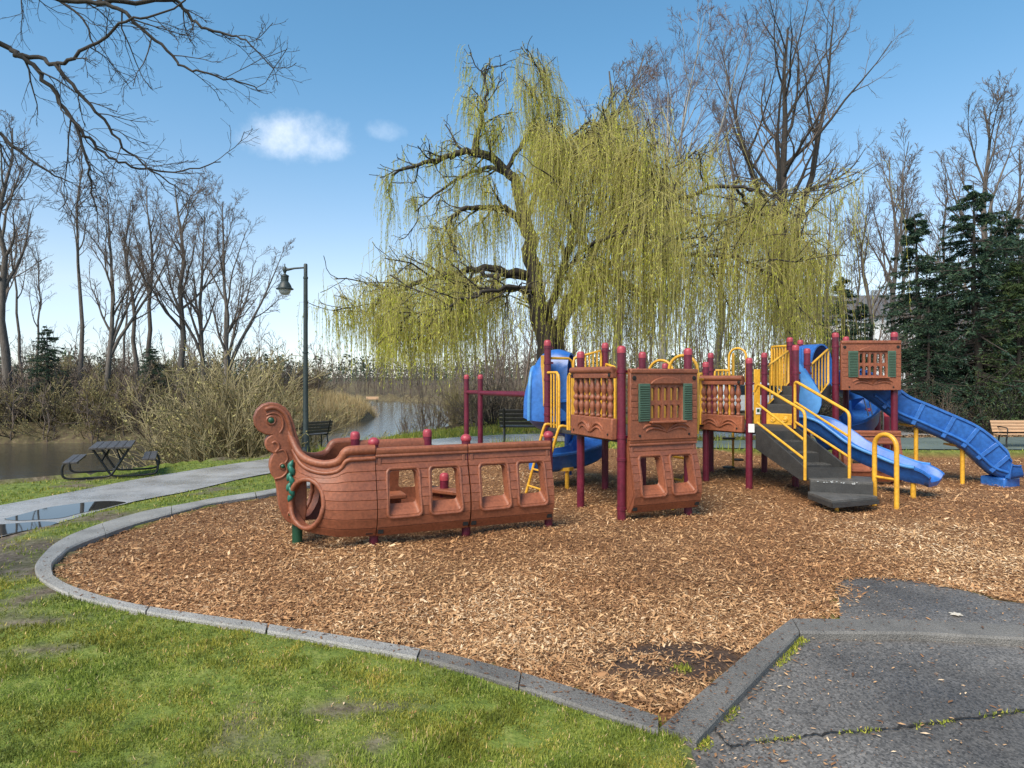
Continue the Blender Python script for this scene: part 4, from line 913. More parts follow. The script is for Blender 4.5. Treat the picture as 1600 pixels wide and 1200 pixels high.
for k in range(NS):
    t0, t1 = k / NS, (k + 1) / NS; a0, a1, b0, b1 = SL0.lerp(SL1, t0), SL0.lerp(SL1, t1), SR0.lerp(SR1, t0), SR0.lerp(SR1, t1); z = zs[k]
    if k < NS - 1:
        mb = MB(); mb.add([stw(a0, z), stw(a1, z), stw(b1, z), stw(b0, z), stw(a0, z - .03), stw(a1, z - .03), stw(b1, z - .03), stw(b0, z - .03)], [(0, 1, 2, 3), (7, 6, 5, 4), (0, 4, 5, 1), (1, 5, 6, 2), (2, 6, 7, 3), (3, 7, 4, 0)])
        for j in range(9):
            u = (j + .5) / 9; p0, p1 = a0.lerp(b0, u).lerp(a1.lerp(b1, u), .25), a0.lerp(b0, u).lerp(a1.lerp(b1, u), .92); mb.bar(stw(p0, z + .004), stw(p1, z + .004), .022, .012)
        mb.build('tread', 'tread_grey', stairs, smooth=False)
    MB().add([stw(a0, prevz), stw(b0, prevz), stw(b0, z - .02), stw(a0, z - .02)] + [stw(v, zz) + Vector((0, -.012, 0)) for v, zz in ((a0, prevz), (b0, prevz), (b0, z - .02), (a0, z - .02))], [(0, 1, 2, 3), (7, 6, 5, 4), (0, 4, 5, 1), (1, 5, 6, 2), (2, 6, 7, 3), (3, 7, 4, 0)]).build('riser', 'deck_black', stairs, smooth=False)
    prevz = z
a1, b1 = SL1, SR1
MB().add([stw(a1, zs[2]), stw(b1, zs[2]), stw(b1, .30), stw(a1, .30)] + [stw(v, zz) + Vector((0, .012, 0)) for v, zz in ((a1, zs[2]), (b1, zs[2]), (b1, .30), (a1, .30))], [(0, 1, 2, 3), (7, 6, 5, 4), (0, 4, 5, 1), (1, 5, 6, 2), (2, 6, 7, 3), (3, 7, 4, 0)]).build('riser', 'deck_black', stairs, smooth=False)
def handrail(P, lower, name='handrail'):
    o = MB().tube(cat_spline(P, 1), .021, 12).build(name, 'yellow', stairs, angle=80)
    for a, b_ in lower: MB().tube([a, b_], .017, 10).build('mid_rail', 'yellow', o)
    return o
def bend(a, b_, c, k=.07):      # rounded corner at b
    a, b_, c = Vector(a), Vector(b_), Vector(c); d0, d1 = (a - b_).normalized() * k, (c - b_).normalized() * k
    return [b_ + d0, b_ + d0 * .45 + d1 * .12, b_ + d0 * .12 + d1 * .45, b_ + d1]
T0, T1, B0, E0 = wl3(3.56, 9.60, 1.44), wl3(3.60, 9.55, 1.555), wl3(3.86, 8.60, 1.20), wl3(3.86, 8.60, .30)
handrail([T0] + bend(T0, T1, B0, .05) + bend(T1, B0, E0) + [E0], [(wl3(3.60, 9.58, 1.27), wl3(3.86, 8.60, .82)), (wl3(3.60, 9.58, .99), wl3(3.86, 8.60, .57))])
T0, T1, B0, E0 = wl3(4.17, 9.62, .90), wl3(4.17, 9.62, 1.60), wl3(4.445, 8.60, 1.19), wl3(4.445, 8.60, .30)
handrail([T0] + bend(T0, T1, B0, .06) + bend(T1, B0, E0) + [E0], [(wl3(4.17, 9.62, 1.29), wl3(4.445, 8.60, .87)), (wl3(4.17, 9.62, 1.0), wl3(4.445, 8.60, .60))])
# transfer step at the foot
plat = MB().prism([wl(*q) for q in ((3.885, 8.50), (4.57, 8.26), (4.80, 8.72), (4.02, 9.05))], .285, .325)  .build('transfer_platform', 'tread_grey', stairs, bevel=.006)
MB().prism([wl(*q) for q in ((3.885, 8.50), (4.57, 8.26), (4.58, 8.29), (3.89, 8.535))], .09, .29).build('platform_riser', 'deck_black', plat)
MB().prism([wl(*q) for q in ((3.86, 8.52), (3.87, 7.90), (4.57, 8.16), (4.57, 8.27))], .125, .165).build('lower_step', 'tread_grey', plat, bevel=.006)
MB().prism([wl(*q) for q in ((3.85, 8.50), (3.86, 7.88), (3.90, 7.90), (3.90, 8.50))], .075, .125).build('step_skirt', 'deck_black', plat); MB().prism([wl(*q) for q in ((3.87, 7.87), (4.58, 8.135), (4.58, 8.17), (3.87, 7.91))], .075, .126).build('step_skirt', 'deck_black', plat)
p = wl3(4.00, 8.04, 0); MB().tube([(p.x, p.y, -.1), (p.x, p.y, .12)], .024, 10).build('peg', 'yellow', plat)
rgw = random.Random(8); mb = MB()
for k in range(16):
    t_ = rgw.choice([rgw.uniform(.12, .38), rgw.uniform(.42, .62), rgw.uniform(.66, .8)]); v = Vector((3.885, 8.50, 0)).lerp(Vector((4.57, 8.26, 0)), t_); mb.box(wl3(v.x, v.y - .004, .303 + rgw.uniform(-.012, .012)), (rgw.uniform(.01, .035), .006, rgw.uniform(.008, .018)))
mb.build('worn_edge', 'worn_white', plat)
# second stairs to the high deck
PP, NN, OO, QQ, SS_ = (5.10, 11.98), (5.56, 11.22), (6.53, 11.15), (5.72, 12.95), (6.42, 12.55)
K0, R0, K1, R1 = Vector((*HX['K'][:2], 0)), Vector((*HX['R'][:2], 0)), Vector((*PP, 0)), Vector((5.50, 11.30, 0))
yb = MB(); a, b_ = wl3(R0.x, R0.y, .95), wl3(K0.x, K0.y, .95); yb.bar(a, b_, .035, .19); st2 = yb.build('upper_stairs', 'yellow', tw, bevel=.008)
for k in range(3):
    u = (k + .8) / 3.6; p = a.lerp(b_, u); d = (b_ - a).normalized(); nrm = Vector((d.y, -d.x, 0)) 
    if nrm.y > 0: nrm = -nrm
    MB().lathe([(.055, 0), (.055, .01), (.045, .018), (.035, .012), (.02, .02), (.004, .022)], p + nrm * .016, 14, nrm.to_track_quat('Z', 'Y').to_matrix()).build('round_boss', 'yellow', st2)
NS2 = 3; pz = 1.04
for k in range(NS2):
    z = 1.04 + (DC - 1.04) * (k + 1) / NS2; t0, t1 = k / NS2, (k + 1) / NS2; a0, a1, b0, b1 = K0.lerp(K1, t0), K0.lerp(K1, t1), R0.lerp(R1, t0), R0.lerp(R1, t1)
    MB().add([stw(a0, z), stw(a1, z), stw(b1, z), stw(b0, z), stw(a0, pz - .03), stw(a1, pz - .03), stw(b1, pz - .03), stw(b0, pz - .03)], [(0, 1, 2, 3), (7, 6, 5, 4), (0, 4, 5, 1), (1, 5, 6, 2), (2, 6, 7, 3), (3, 7, 4, 0)]).build('tread', 'deck_black', st2, bevel=.006); pz = z
for (c0, c1) in ((K0, K1), (R0, R1)):
    d = (c1 - c0).normalized() * .07; c0_, c1_ = c0 + d, c1 - d
    picket_rail(st2, (*wl(c0_.x, c0_.y), 1.16, 1.83), (*wl(c1_.x, c1_.y), 1.56, 2.14), 6, .017, 'stair_rail')
    MB().add([stw(c0, .95), stw(c0, 1.13), stw(c1, 1.54), stw(c1, 1.36)] + [stw(v, z) + Vector((.03, 0, 0)) for v, z in ((c0, .95), (c0, 1.13), (c1, 1.54), (c1, 1.36))], [(0, 1, 2, 3), (7, 6, 5, 4), (0, 4, 5, 1), (1, 5, 6, 2), (2, 6, 7, 3), (3, 7, 4, 0)]).build('stringer', 'deck_black', st2)
# high tower
hp = {'P': (PP, 2.39, (2.24,)), 'N': (NN, 2.425, (2.18, 1.55)), 'O': (OO, 2.43, ()), 'Q': (QQ, 2.40, ()), 'S': (SS_, 2.44, ())}
for k_, (q, t_, c_) in hp.items(): post(tw, *wl(*q), t_, base=gz(*q) - .1, r=.055, clamps=c_)
MB().prism([wl(*q) for q in (PP, NN, OO, SS_, QQ)], DC - .06, DC).build('deck', 'deck_black', tw)
u2 = R(-5) - TH
a, b_ = wl3(NN[0] + .045, NN[1] - .085, 1.435), wl3(OO[0] + .055, OO[1] - .085, 1.435); e = b_ - a
window_panel(tw, a, math.atan2(e.y, e.x), e.length, .845)
porthole_panel(tw, (a.x, a.y + .0, -.21), math.atan2(e.y, e.x), e.length)
picket_rail(tw, (*pxl(1206, 12.7, 0)[:2], 1.5, 2.25), (*pxl(1232, 12.2, 0)[:2], 1.5, 2.24), 6, .02)
mb = MB()
for k in range(5):
    q = pxl(1207 + 5 * k, 12.75 - .1 * k, 1.85); mb.box(q, (.045, .014, .72), Matrix.Rotation(-TH + .2, 3, 'Z'))
mb.build('slat_panel', 'yellow', tw)
# long slide off the high deck
BS = [(1330, 11.85, 1.44), (1352, 11.75, 1.34), (1372, 11.68, 1.19), (1400, 11.58, .965), (1440, 11.47, .78), (1475, 11.36, .62), (1498, 11.29, .50), (1517, 11.23, .35), (1535, 11.17, .17), (1550, 11.12, .05), (1568, 11.08, .0), (1592, 11.0, .05)]
P = cat_spline([pxl(*q) for q in BS], 4); nP = len(P)
hs = [1.0 if k / nP < .72 else max(.42, 1 - (k / nP - .72) / .24 * .58) for k in range(nP)]
bs = MB().sweep(P, USEC(.27, .40, .05), hs).build('long_slide', 'blue', tw, angle=50)
for k in range(4, nP - 4, 5):
    if k < 7: continue
    h_ = hs[k] * .40; t_ = (P[k + 1] - P[k - 1]).normalized(); sd_ = t_.cross(Vector((0, 0, 1))).normalized(); up = sd_.cross(t_)
    for s_ in (1, -1):
        MB().bar(P[k] + sd_ * s_ * .266 + up * (-.03), P[k] + sd_ * s_ * .277 + up * (h_ - .03), .045, .07).build('rib', 'blue', bs, bevel=.008)
for s_ in (1, -1):
    MB().tube([p + (P[min(k + 1, nP - 1)] - P[max(k - 1, 0)]).normalized().cross(Vector((0, 0, 1))).normalized() * s_ * .275 + Vector((0, 0, .07)) for k, p in enumerate(P[6:-5], 6)], .026, 8).build('side_flute', 'blue', bs, angle=80)
e = P[-6]; MB().prism([(e.x - .22, e.y - .2), (e.x + .2, e.y - .2), (e.x + .2, e.y + .2), (e.x - .22, e.y + .2)], -.28, -.02).build('slide_foot', 'blue', bs, bevel=.03)
for px, d, zt in ((1421, 11.5, .83), (1492.6, 11.3, .50)):
    q = pxl(px, d, 0); q.y -= .12; lg = MB().tube([(q.x, q.y, -.3), (q.x, q.y, zt)], .035, 12).build('slide_leg', 'yellow', bs); MB().bar((q.x - .12, q.y + .1, zt + .0), (q.x + .12, q.y + .1, zt - .04), .3, .03).build('leg_bracket', 'yellow', lg)
# wave slide off the hexagonal deck
WS = [(4.50, 10.22, .90), (4.66, 10.10, .885), (4.80, 9.95, .83), (4.93, 9.78, .70), (5.05, 9.62, .565), (5.17, 9.46, .475), (5.29, 9.30, .41), (5.41, 9.14, .34), (5.52, 9.0, .295), (5.62, 8.87, .285), (5.69, 8.78, .25)]
P = cat_spline([wl3(*q) for q in WS], 4); nP = len(P)
ws = MB().sweep(P, USEC(.23, .17, .07), [1 if k < nP - 6 else .55 + .075 * (nP - 1 - k) for k in range(nP)]).build('wave_slide', 'blue', tw, angle=50)
for s_ in (.265, -.265): MB().tube([p + (P[min(k + 1, nP - 1)] - P[max(k - 1, 0)]).normalized().cross(Vector((0, 0, 1))).normalized() * s_ + Vector((0, 0, .155)) for k, p in enumerate(P[:-5])], .024, 8).build('slide_edge', 'pale_blue', ws, angle=80)
p = wl3(5.47, 8.90, 0); MB().tube([(p.x, p.y, -.1), (p.x, p.y, .26)], .034, 12).build('slide_leg', 'yellow', ws)
# moulded hood sheets at the head of the wave slide
for (cx, cy, top, w0) in ((4.40, 9.98, 1.86, .16), (4.72, 10.50, 1.80, .12)):
    vs = []; m_ = 10
    for k in range(m_):
        z = .92 + (top - .92) * k / (m_ - 1); wv = w0 * (1.0 + .55 * math.sin(math.pi * min(1, k / 6))) * (1 if k < 7 else 1 - .22 * (k - 6)); bow_ = .10 * math.sin(math.pi * k / (m_ - 1))
        for t_, dd in ((-.4, 0), (.25, .05), (.8, .10)):
            for th in (0, .03): vs.append(wl3(cx + t_ * wv + bow_, cy - t_ * wv * .7 - bow_ * .5 + th + dd, z))
    fs = []
    for k in range(m_ - 1):
        A, B = k * 6, k * 6 + 6
        for i0, i1 in ((0, 2), (2, 4), (5, 3), (3, 1), (4, 5), (1, 0)): fs.append((A + i0, A + i1, B + i1, B + i0))
    fs += [(0, 2, 4, 5, 3, 1), tuple((m_ - 1) * 6 + q for q in (1, 3, 5, 4, 2, 0))]
    MB().add(vs, fs).build('slide_wing', 'pale_blue' if cx < 4.5 else 'blue', ws, angle=80)
# curved slide and hood behind the high tower
P = cat_spline([pxl(1283, 12.7, 1.50), pxl(1300, 12.9, 1.46), pxl(1325, 13.0, 1.28), pxl(1345, 12.9, 1.02), pxl(1350, 12.5, .80), pxl(1338, 12.2, .62), pxl(1318, 12.2, .46), pxl(1290, 12.4, .30)], 4)
cs_ = MB().sweep(P, USEC(.26, .30, .04)).build('curved_slide', 'blue', tw, angle=50)
vs = []; k = 15
for th in (0, .03):
    for dy in (0, .45):
        for j in range(k):
            a = math.pi * j / (k - 1); vs.append(pxl(1284, 12.55, 0) + Vector((math.cos(a) * (.30 - th), dy, 1.62 + max(0, math.sin(a)) ** .7 * (.68 - th))))
fs = []
for j in range(k - 1): fs += [(j, j + 1, k + j + 1, k + j), (2 * k + j, 3 * k + j, 3 * k + j + 1, 2 * k + j + 1), (j, 2 * k + j, 2 * k + j + 1, j + 1), (k + j, k + j + 1, 3 * k + j + 1, 3 * k + j)]
for j in (0, k - 1): fs.append((j, k + j, 3 * k + j, 2 * k + j))
MB().add(vs, fs).build('slide_hood', 'blue', cs_, angle=60)
q = pxl(1257, 12.4, 0); MB().box((q.x, q.y, 1.85), (.14, .05, .72)).build('entry_panel', 'blue', cs_, bevel=.01)
q = pxl(1329, 12.3, 0); MB().tube([(q.x, q.y, -.3), (q.x, q.y, .6)], .034, 10).build('slide_leg', 'yellow', cs_)
# climbing net and low posts below the high tower
for px, d, zt in ((1357, 12.9, 1.05), (1370, 13.0, 1.05), (1385, 13.2, .95)): q = pxl(px, d, 0); post(tw, q.x, q.y, zt, base=-.3, r=.07)
net = None
for px0, px1 in ((1348, 1362), (1356, 1366), (1376, 1378)):
    o = MB().tube(cat_spline([pxl(px0, 12.7, 1.30), pxl((px0 + px1) / 2 + 3, 12.68, .85), pxl(px1, 12.7, .3)], 5), .012, 6).build('chain' if net else 'chain_climber', 'steel', net or tw, angle=80); net = net or o

# yellow hoop standing on its own by the steps
a, b_ = gp(1366.5, 789), gp(1401, 796)
o = hoop(None, a, b_, -.08, .925, .030, 'hoop_rail', rung=.37)
tag(o, 'free-standing yellow hoop rail in the wood chips beside the black steps', 'handrail')

# ------------------------------------------------------------------ street furniture
def lamp_post(px, py):
    x, y = gp(px, py); o = empty('street_lamp', (x, y, 0), 0, 'tall dark green lamp post with one hanging bell lantern beside the path', 'street lamp')
    H_ = CAMH + (HOR - 412) * y / FPX
    MB().lathe([(.11, -.05), (.11, .05), (.085, .09), (.075, .35), (.062, .42), (.058, 1.2), (.050, 2.4), (.046, H_ - .35), (.054, H_ - .34), (.054, H_ - .30), (.042, H_ - .29), (.042, H_ - .02), (.03, H_)], (0, 0, 0), 18).build('pole', 'lamp_green', o)
    k = y / FPX; ax = -32.5 * k; za = H_ - 6 * k
    MB().tube([(0, 0, za), (ax * .55, 0, za - .02), (ax * .82, 0, za - .045), (ax, 0, za - .05)], [.020, .022, .03, .036], 12).build('arm', 'lamp_green', o)
    lz = za - .05
    l_ = MB().lathe([(.006, .14), (.012, .12), (.010, .08), (.03, .06), (.045, .03), (.05, 0), (.04, -.04), (.022, -.08), (.03, -.10), (.09, -.13), (.095, -.15), (.085, -.16), (.08, -.27), (.10, -.29), (.135, -.35), (.155, -.41), (.19, -.425), (.19, -.445), (.14, -.45), (.02, -.452)], (ax, 0, lz), 20).build('lantern', 'lamp_green', o)
    m, n, l, b = nm('frosted_glass'); b.inputs['Base Color'].default_value = (.55, .56, .55, 1); b.inputs['Roughness'].default_value = .12; b.inputs['Transmission Weight'].default_value = .35
    MB().lathe([(.135, -.452), (.13, -.49), (.105, -.535), (.06, -.565), (.01, -.575)], (ax, 0, lz), 18).build('globe', 'frosted_glass', l_, angle=80)
    for z in (.9, 2.2): MB().lathe([(.06, z), (.066, z + .005), (.066, z + .03), (.06, z + .035)], (0, 0, 0), 14).build('band', 'lamp_green', o)
lamp_post(477.5, 704)

def park_bench(x, y, rz, label, wood, iron, width=1.7):
    o = empty('park_bench', (x, y, 0), rz, label, 'bench')
    for k in range(4): MB().box((0, .02 + .095 * k, .43 + (.008 if k == 0 else 0)), (width, .082, .032)).build('seat_slat', wood, o, bevel=.006)
    for k in range(4): MB().box((0, .40 + .03 * k, .53 + .098 * k), (width, .028, .084), Matrix.Rotation(R(-17), 3, 'X')).build('back_slat', wood, o, bevel=.006)
    for s_ in (-1, 1):
        X = s_ * width * .40
        MB().tube(cat_spline([(X, .0, -.02), (X, .03, .22), (X, .01, .40), (X, .2, .405), (X, .37, .42), (X, .44, .6), (X, .53, .90)], 3), .024, 8).build('leg', iron, o, angle=80)
        MB().tube([(X, .34, .41), (X, .38, .2), (X, .44, -.02)], .024, 8).build('leg', iron, o)
        MB().tube(cat_spline([(X, .0, .40), (X, -.02, .62), (X, .12, .66), (X, .47, .66)], 3), .018, 8).build('armrest', iron, o, angle=80)
    return o
x, y = gp(470, 703); park_bench(x, y + .6, R(232), 'dark slatted bench facing the river behind the lamp post', 'wet_plank', 'black_iron', 1.25).scale = (.68, .68, .72)
x, y = gp(817, 692); park_bench(x, y, R(178), 'black slatted bench beside the path in front of the willow trunk', 'black_iron', 'black_iron', 1.15)
x, y = gp(1612, 700); park_bench(x, y, R(-2), 'tan wooden slatted bench at the right edge before the dark conifers', 'tan_plank', 'black_iron', 1.9).scale = (.74, .74, .72)
q = at(572, 631, 60); o = park_bench(q.x, 62.5, R(5), 'tiny pale bench on the distant far bank of the river', 'tan_plank', 'black_iron', 1.9); o.location.z = -.72; o.scale = (.62, .62, .62)

def picnic_table(px, py):
    x, y = gp(px, py); o = empty('picnic_table', (x, y, 0), R(27), 'dark iron picnic table with plank top and two benches on the grass', 'picnic table')
    L_ = 1.75; o.scale = (.80, .70, .68)
    for k in range(5): MB().box((-.30 + .15 * k, L_ / 2, .74), (.14, L_, .045)).build('top_plank', 'wet_plank', o, bevel=.005)
    for s_ in (-1, 1):
        for k in range(2): MB().box((s_ * (.62 + .13 * k), L_ / 2, .43), (.12, L_, .042)).build('seat_plank', 'wet_plank', o, bevel=.005)
    for yy in (.28, L_ - .28):
        for s_ in (-1, 1):
            P = cat_spline([(s_ * .33, yy, .715), (s_ * .17, yy, .40), (s_ * .02, yy, .10), (-s_ * .08, yy, .035), (-s_ * .25, yy, .025), (-s_ * .62, yy, .025), (-s_ * .80, yy, .06), (-s_ * .845, yy, .20), (-s_ * .82, yy, .36), (-s_ * .74, yy, .405), (-s_ * .56, yy, .408)], 3)
            MB().tube(P, .024, 10).build('frame_pipe', 'black_iron', o, angle=80)
    for s_ in (-1, 1): MB().tube([(s_ * .16, .28, .42), (s_ * .05, L_ / 2, .70), (s_ * .16, L_ - .28, .42)], .016, 8).build('brace', 'black_iron', o)
picnic_table(172, 749)

# fallen leaf on the apron
P = [(0, -.05), (.018, -.02), (.05, -.025), (.03, .0), (.045, .03), (.012, .022), (0, .055), (-.015, .02), (-.05, .03), (-.03, 0), (-.045, -.03), (-.016, -.022)]
x, y = gp(1494, 958, .03); pmat('pale_leaf', (.72, .66, .55), (.60, .52, .42), 30, .8)
o = MB().add([(a * 1.1, b_ * .8, .012 * abs(a) * 20 * .05 + z) for z in (.006, .010) for a, b_ in P], [tuple(range(12)), tuple(range(23, 11, -1))] + [(q, (q + 1) % 12, 12 + (q + 1) % 12, 12 + q) for q in range(12)]).build('fallen_leaf', 'pale_leaf'); o.location = (x, y, .016); o.rotation_euler = (0, .1, .8)
tag(o, 'single pale dry leaf lying on the dark asphalt apron', 'leaf')

# ------------------------------------------------------------------ plants
UP = np.array([0, 0, 1.0])
def norm(v): return v / (np.linalg.norm(v, axis=-1, keepdims=True) + 1e-9)
def tubes(P, Rr, n_):
    """P (N,K,3), Rr (N,K): open tubes, all at once"""
    N, K = P.shape[:2]; T = norm(np.gradient(P, axis=1)); ref = norm(np.cross(T[:, :1], np.where(np.abs(T[:, :1, 2:3]) > .8, np.array([1., 0, 0]), UP)))
    s = norm(ref - T * (ref * T).sum(-1, keepdims=True)); u = np.cross(T, s); a = np.arange(n_) * 2 * np.pi / n_
    V_ = P[:, :, None] + Rr[:, :, None, None] * (s[:, :, None] * np.cos(a)[None, None, :, None] + u[:, :, None] * np.sin(a)[None, None, :, None])
    i_ = np.arange(N)[:, None, None] * K * n_ + np.arange(K - 1)[None, :, None] * n_ + np.arange(n_)[None, None]; j_ = np.arange(N)[:, None, None] * K * n_ + np.arange(K - 1)[None, :, None] * n_ + ((np.arange(n_) + 1) % n_)[None, None]
    return V_.reshape(-1, 3), np.stack([i_, j_, j_ + n_, i_ + n_], -1).reshape(-1, 4)
def merge(L_):
    Vs, Fs, o = [], [], 0
    for V_, F_ in L_: Vs.append(V_); Fs.append(F_ + o); o += len(V_)
    return np.concatenate(Vs), np.concatenate(Fs)
def grow(rg, P, Rr, n_, t0, t1, length, ang, K, up=0.0, wig=.15, rf=.6, tip=.3, taper=.5, lmin=0.0, out=None):
    """n_ children on each parent line"""
    N, Kp = P.shape[:2]; t = t0 + (t1 - t0) * (np.arange(n_)[None] + rg.random((N, n_))) / n_
    f = t * (Kp - 1); i_ = np.minimum(f.astype(int), Kp - 2); f = (f - i_)[..., None]; r = np.arange(N)[:, None]
    pos = P[r, i_] * (1 - f) + P[r, i_ + 1] * f; rad = (Rr[r, i_] * (1 - f[..., 0]) + Rr[r, i_ + 1] * f[..., 0]); tan = norm(P[r, i_ + 1] - P[r, i_])
    perp = norm(np.cross(tan, rg.normal(size=tan.shape))); an = ang * rg.uniform(.7, 1.3, (N, n_))[..., None]; d = tan * np.cos(an) + perp * np.sin(an)
    plen = np.linalg.norm(np.diff(P, axis=1), axis=-1).sum(1)[:, None]; L_ = np.maximum(plen * length * (1 - taper * (t - t0) / (t1 - t0 + 1e-9)), lmin) * rg.uniform(.65, 1.25, (N, n_))
    pos = pos.reshape(-1, 3); d = norm(d.reshape(-1, 3)); st = (L_.reshape(-1) / (K - 1))[:, None]; out_ = [pos]
    for k in range(K - 1):
        d = norm(d + UP * up + rg.normal(0, wig, d.shape)); pos = pos + d * st; out_.append(pos)
    return np.stack(out_, 1), (rad.reshape(-1) * rf)[:, None] * np.linspace(1, tip, K)[None]
def leafq(rg, c, d, L_, W_):
    """elongated leaf faces hanging along d"""
    s = norm(np.cross(d, rg.normal(size=d.shape))) * W_[:, None] / 2; L_ = L_[:, None]; n_ = len(c)
    V_ = np.stack([c, c + d * L_ * .45 + s, c + d * L_, c + d * L_ * .45 - s], 1).reshape(-1, 3); return V_, np.arange(4 * n_).reshape(-1, 4)
def bare_mesh(seed, H_, r0, n1=11, spread=.62, lean=0.0, t1=.28, fork=False, twig=.0085, l1=.42, n3=6, n4=5, up1=.10):
    rg = np.random.default_rng(seed); K = 10; tr = np.zeros((1, K, 3)); tr[0, :, 2] = np.linspace(-.4, H_, K); tr[0, :, :2] = np.cumsum(rg.normal(0, H_ * .010, (K, 2)), 0) + np.linspace(0, 1, K)[:, None] ** 1.3 * lean * np.array([1, .2])
    tr[0, :, :2] -= tr[0, 1, :2]; R0 = (r0 * np.linspace(1, .10, K) ** .9)[None]; R0[0, 0] *= 1.35
    A, RA = grow(rg, tr, R0, n1, t1, .96, l1, spread, 8, up1, .11, .62, .12, .62)
    big = [tubes(tr, R0, 9)]
    if fork:
        Fk, RF = grow(rg, tr, R0, 2, t1 * .8, t1 * 1.3, .62, .30, 8, .10, .07, .8, .10, .1); big.append(tubes(Fk, RF, 8))
        A2, RA2 = grow(rg, Fk, RF, n1 // 2, .25, .95, .40, spread, 8, up1, .11, .62, .12, .55); A = np.concatenate([A, A2]); RA = np.concatenate([RA, RA2])
    big.append(tubes(A, np.maximum(RA, twig), 6))
    B, RB = grow(rg, A, RA, 7, .18, .98, .46, .62, 6, .07, .15, .62, .25, .5); C_, RC = grow(rg, B, RB, n3, .15, .98, .46, .65, 4, .06, .18, .62, .4, .4); D, RD = grow(rg, C_, RC, n4, .2, 1.0, .55, .60, 3, .05, .16, .7, .6, .3)
    tw_ = [tubes(B, np.maximum(RB, twig), 4), tubes(C_, np.maximum(RC, twig * .72), 3), tubes(D, np.maximum(RD, twig * .55), 3)]
    return merge(big), merge(tw_)
BARE = {}
def bare_tree(key, px, depth, ytop, label, bark, twigm, rz=0.0, zb=None, group=None, name='bare_tree', **kw):
    """places a tree so that its tip is at the given height; variants share meshes"""
    x = (px - 800) * depth / FPX; zb = float(land(np.array([x]), np.array([depth]))[0]) if zb is None else zb
    H_ = CAMH + (HOR - ytop) * depth / FPX - zb
    o = empty(name, (x, depth, zb), rz, label, 'tree', group)
    if key not in BARE:
        (V1, F1), (V2, F2) = bare_mesh(**kw); h0 = V2[:, 2].max()
        a = npmesh('trunk', V1, F1, bark, o, smooth=True); b_ = npmesh('crown', V2, F2, twigm, o); BARE[key] = (a, b_, h0)
    else:
        for src in BARE[key][:2]:
            c = src.copy(); COL.objects.link(c); c.parent = o
            if src.data.materials[0].name not in (bark, twigm):
                c.material_slots[0].link = 'OBJECT'; c.material_slots[0].material = MATS[bark if src is BARE[key][0] else twigm]
    s_ = H_ / BARE[key][2]; o.scale = (s_ * kw.get('sx', 1), s_, s_); return o
GL, GR = 'bare trees on the far bank', 'bare trees behind the playground'
V1 = dict(seed=21, H_=12, r0=.20, n1=13, spread=.55, t1=.35, l1=.36); V2 = dict(seed=22, H_=12, r0=.16, n1=11, spread=.48, t1=.45, l1=.33, n3=5, n4=4); V3 = dict(seed=23, H_=12, r0=.17, n1=11, spread=.46, t1=.30, fork=True, l1=.40); V4 = dict(seed=26, H_=12, r0=.11, n1=9, spread=.5, t1=.5, l1=.25, n3=5, n4=4)
for a in (('A', 12, 28, 165, 'thick-trunked bare tree cut by the left edge of the picture on the far bank', 0, V1), ('D', 52, 27, 350, 'thin leaning bare tree just right of the thick left-edge tree', 1, V4), ('D', 124, 28, 178, 'tall very straight thin bare trunk rising above its neighbours on the far bank', 2, V4),
          ('C', 166, 27, 250, 'forked bare tree right of the tall thin trunk on the far bank', .6, V3), ('B', 214, 29, 285, 'slim bare tree in the middle of the far bank row', 3, V2), ('B', 238, 31, 268, 'slim bare tree with upswept crown left of the single stout trunk', 5, V2),
          ('A', 279, 28.6, 262, 'stout single-trunked bare tree above the two small conifers on the far bank', 2.2, V1), ('C', 322, 29, 275, 'many-stemmed bare tree second from the right of the far bank row', 4, V3), ('C', 345, 27, 252, 'wide fan-shaped bare tree at the right end of the far bank row', 1.2, V3), ('D', 35, 33, 300, 'faint thin bare tree behind the left-edge tree', 4, V4), ('D', 190, 36, 330, 'faint thin bare tree deep in the far bank row', .4, V4)):
    bare_tree(a[0], a[1], a[2], a[3], a[4], 'bark_grey', 'twig_brown', a[5], group=GL, **a[6])
bare_tree('T1', 1243, 25, -62, 'largest bare tree, dark double trunk rising above the right side of the willow', 'bark_dark', 'twig_brown', .4, group=GR, seed=38, H_=18, r0=.34, n1=18, spread=.70, t1=.36, fork=True, l1=.42, n3=5, n4=4, twig=.0075, up1=.09)
bare_tree('T2', 1037, 26, 12, 'pale-trunked tall bare tree standing behind the middle of the willow', 'bark_pale', 'twig_red', 2.0, group=GR, seed=34, H_=17, r0=.22, n1=16, spread=.62, t1=.42, fork=True, l1=.46, up1=.14)
for a in (('A', 1540, 29, 128, 'red-twigged bare tree rising above the dark conifers at the right edge', 0, V1), ('C', 1592, 32, 160, 'bare tree cut by the right edge of the picture', 1, V3), ('D', 1423, 26, 185, 'tall thin bare trunk left of the tallest conifer', 3, V4), ('B', 1366, 27, 285, 'slim bare tree with twiggy crown right above the brown window panel', 2, V2),
          ('B', 1400, 30, 215, 'slim bare tree between the thin trunk and the window panel tree', 4, V2), ('D', 1330, 28, 300, 'thin bare tree right of the largest bare tree', 5, V4), ('C', 1300, 33, 255, 'bare tree half hidden behind the largest bare tree', 2.6, V3), ('A', 960, 33, 70, 'bare tree with reddish crown showing over the top of the willow', 1.5, V1), ('B', 1120, 34, 150, 'slim bare tree between the pale trunk and the largest bare tree', 5.4, V2), ('D', 1475, 31, 230, 'thin leaning bare tree behind the conifers', .7, V4)):
    bare_tree(a[0], a[1], a[2], a[3], a[4], 'bark_grey', 'twig_brown', a[5], group=GR, **a[6])

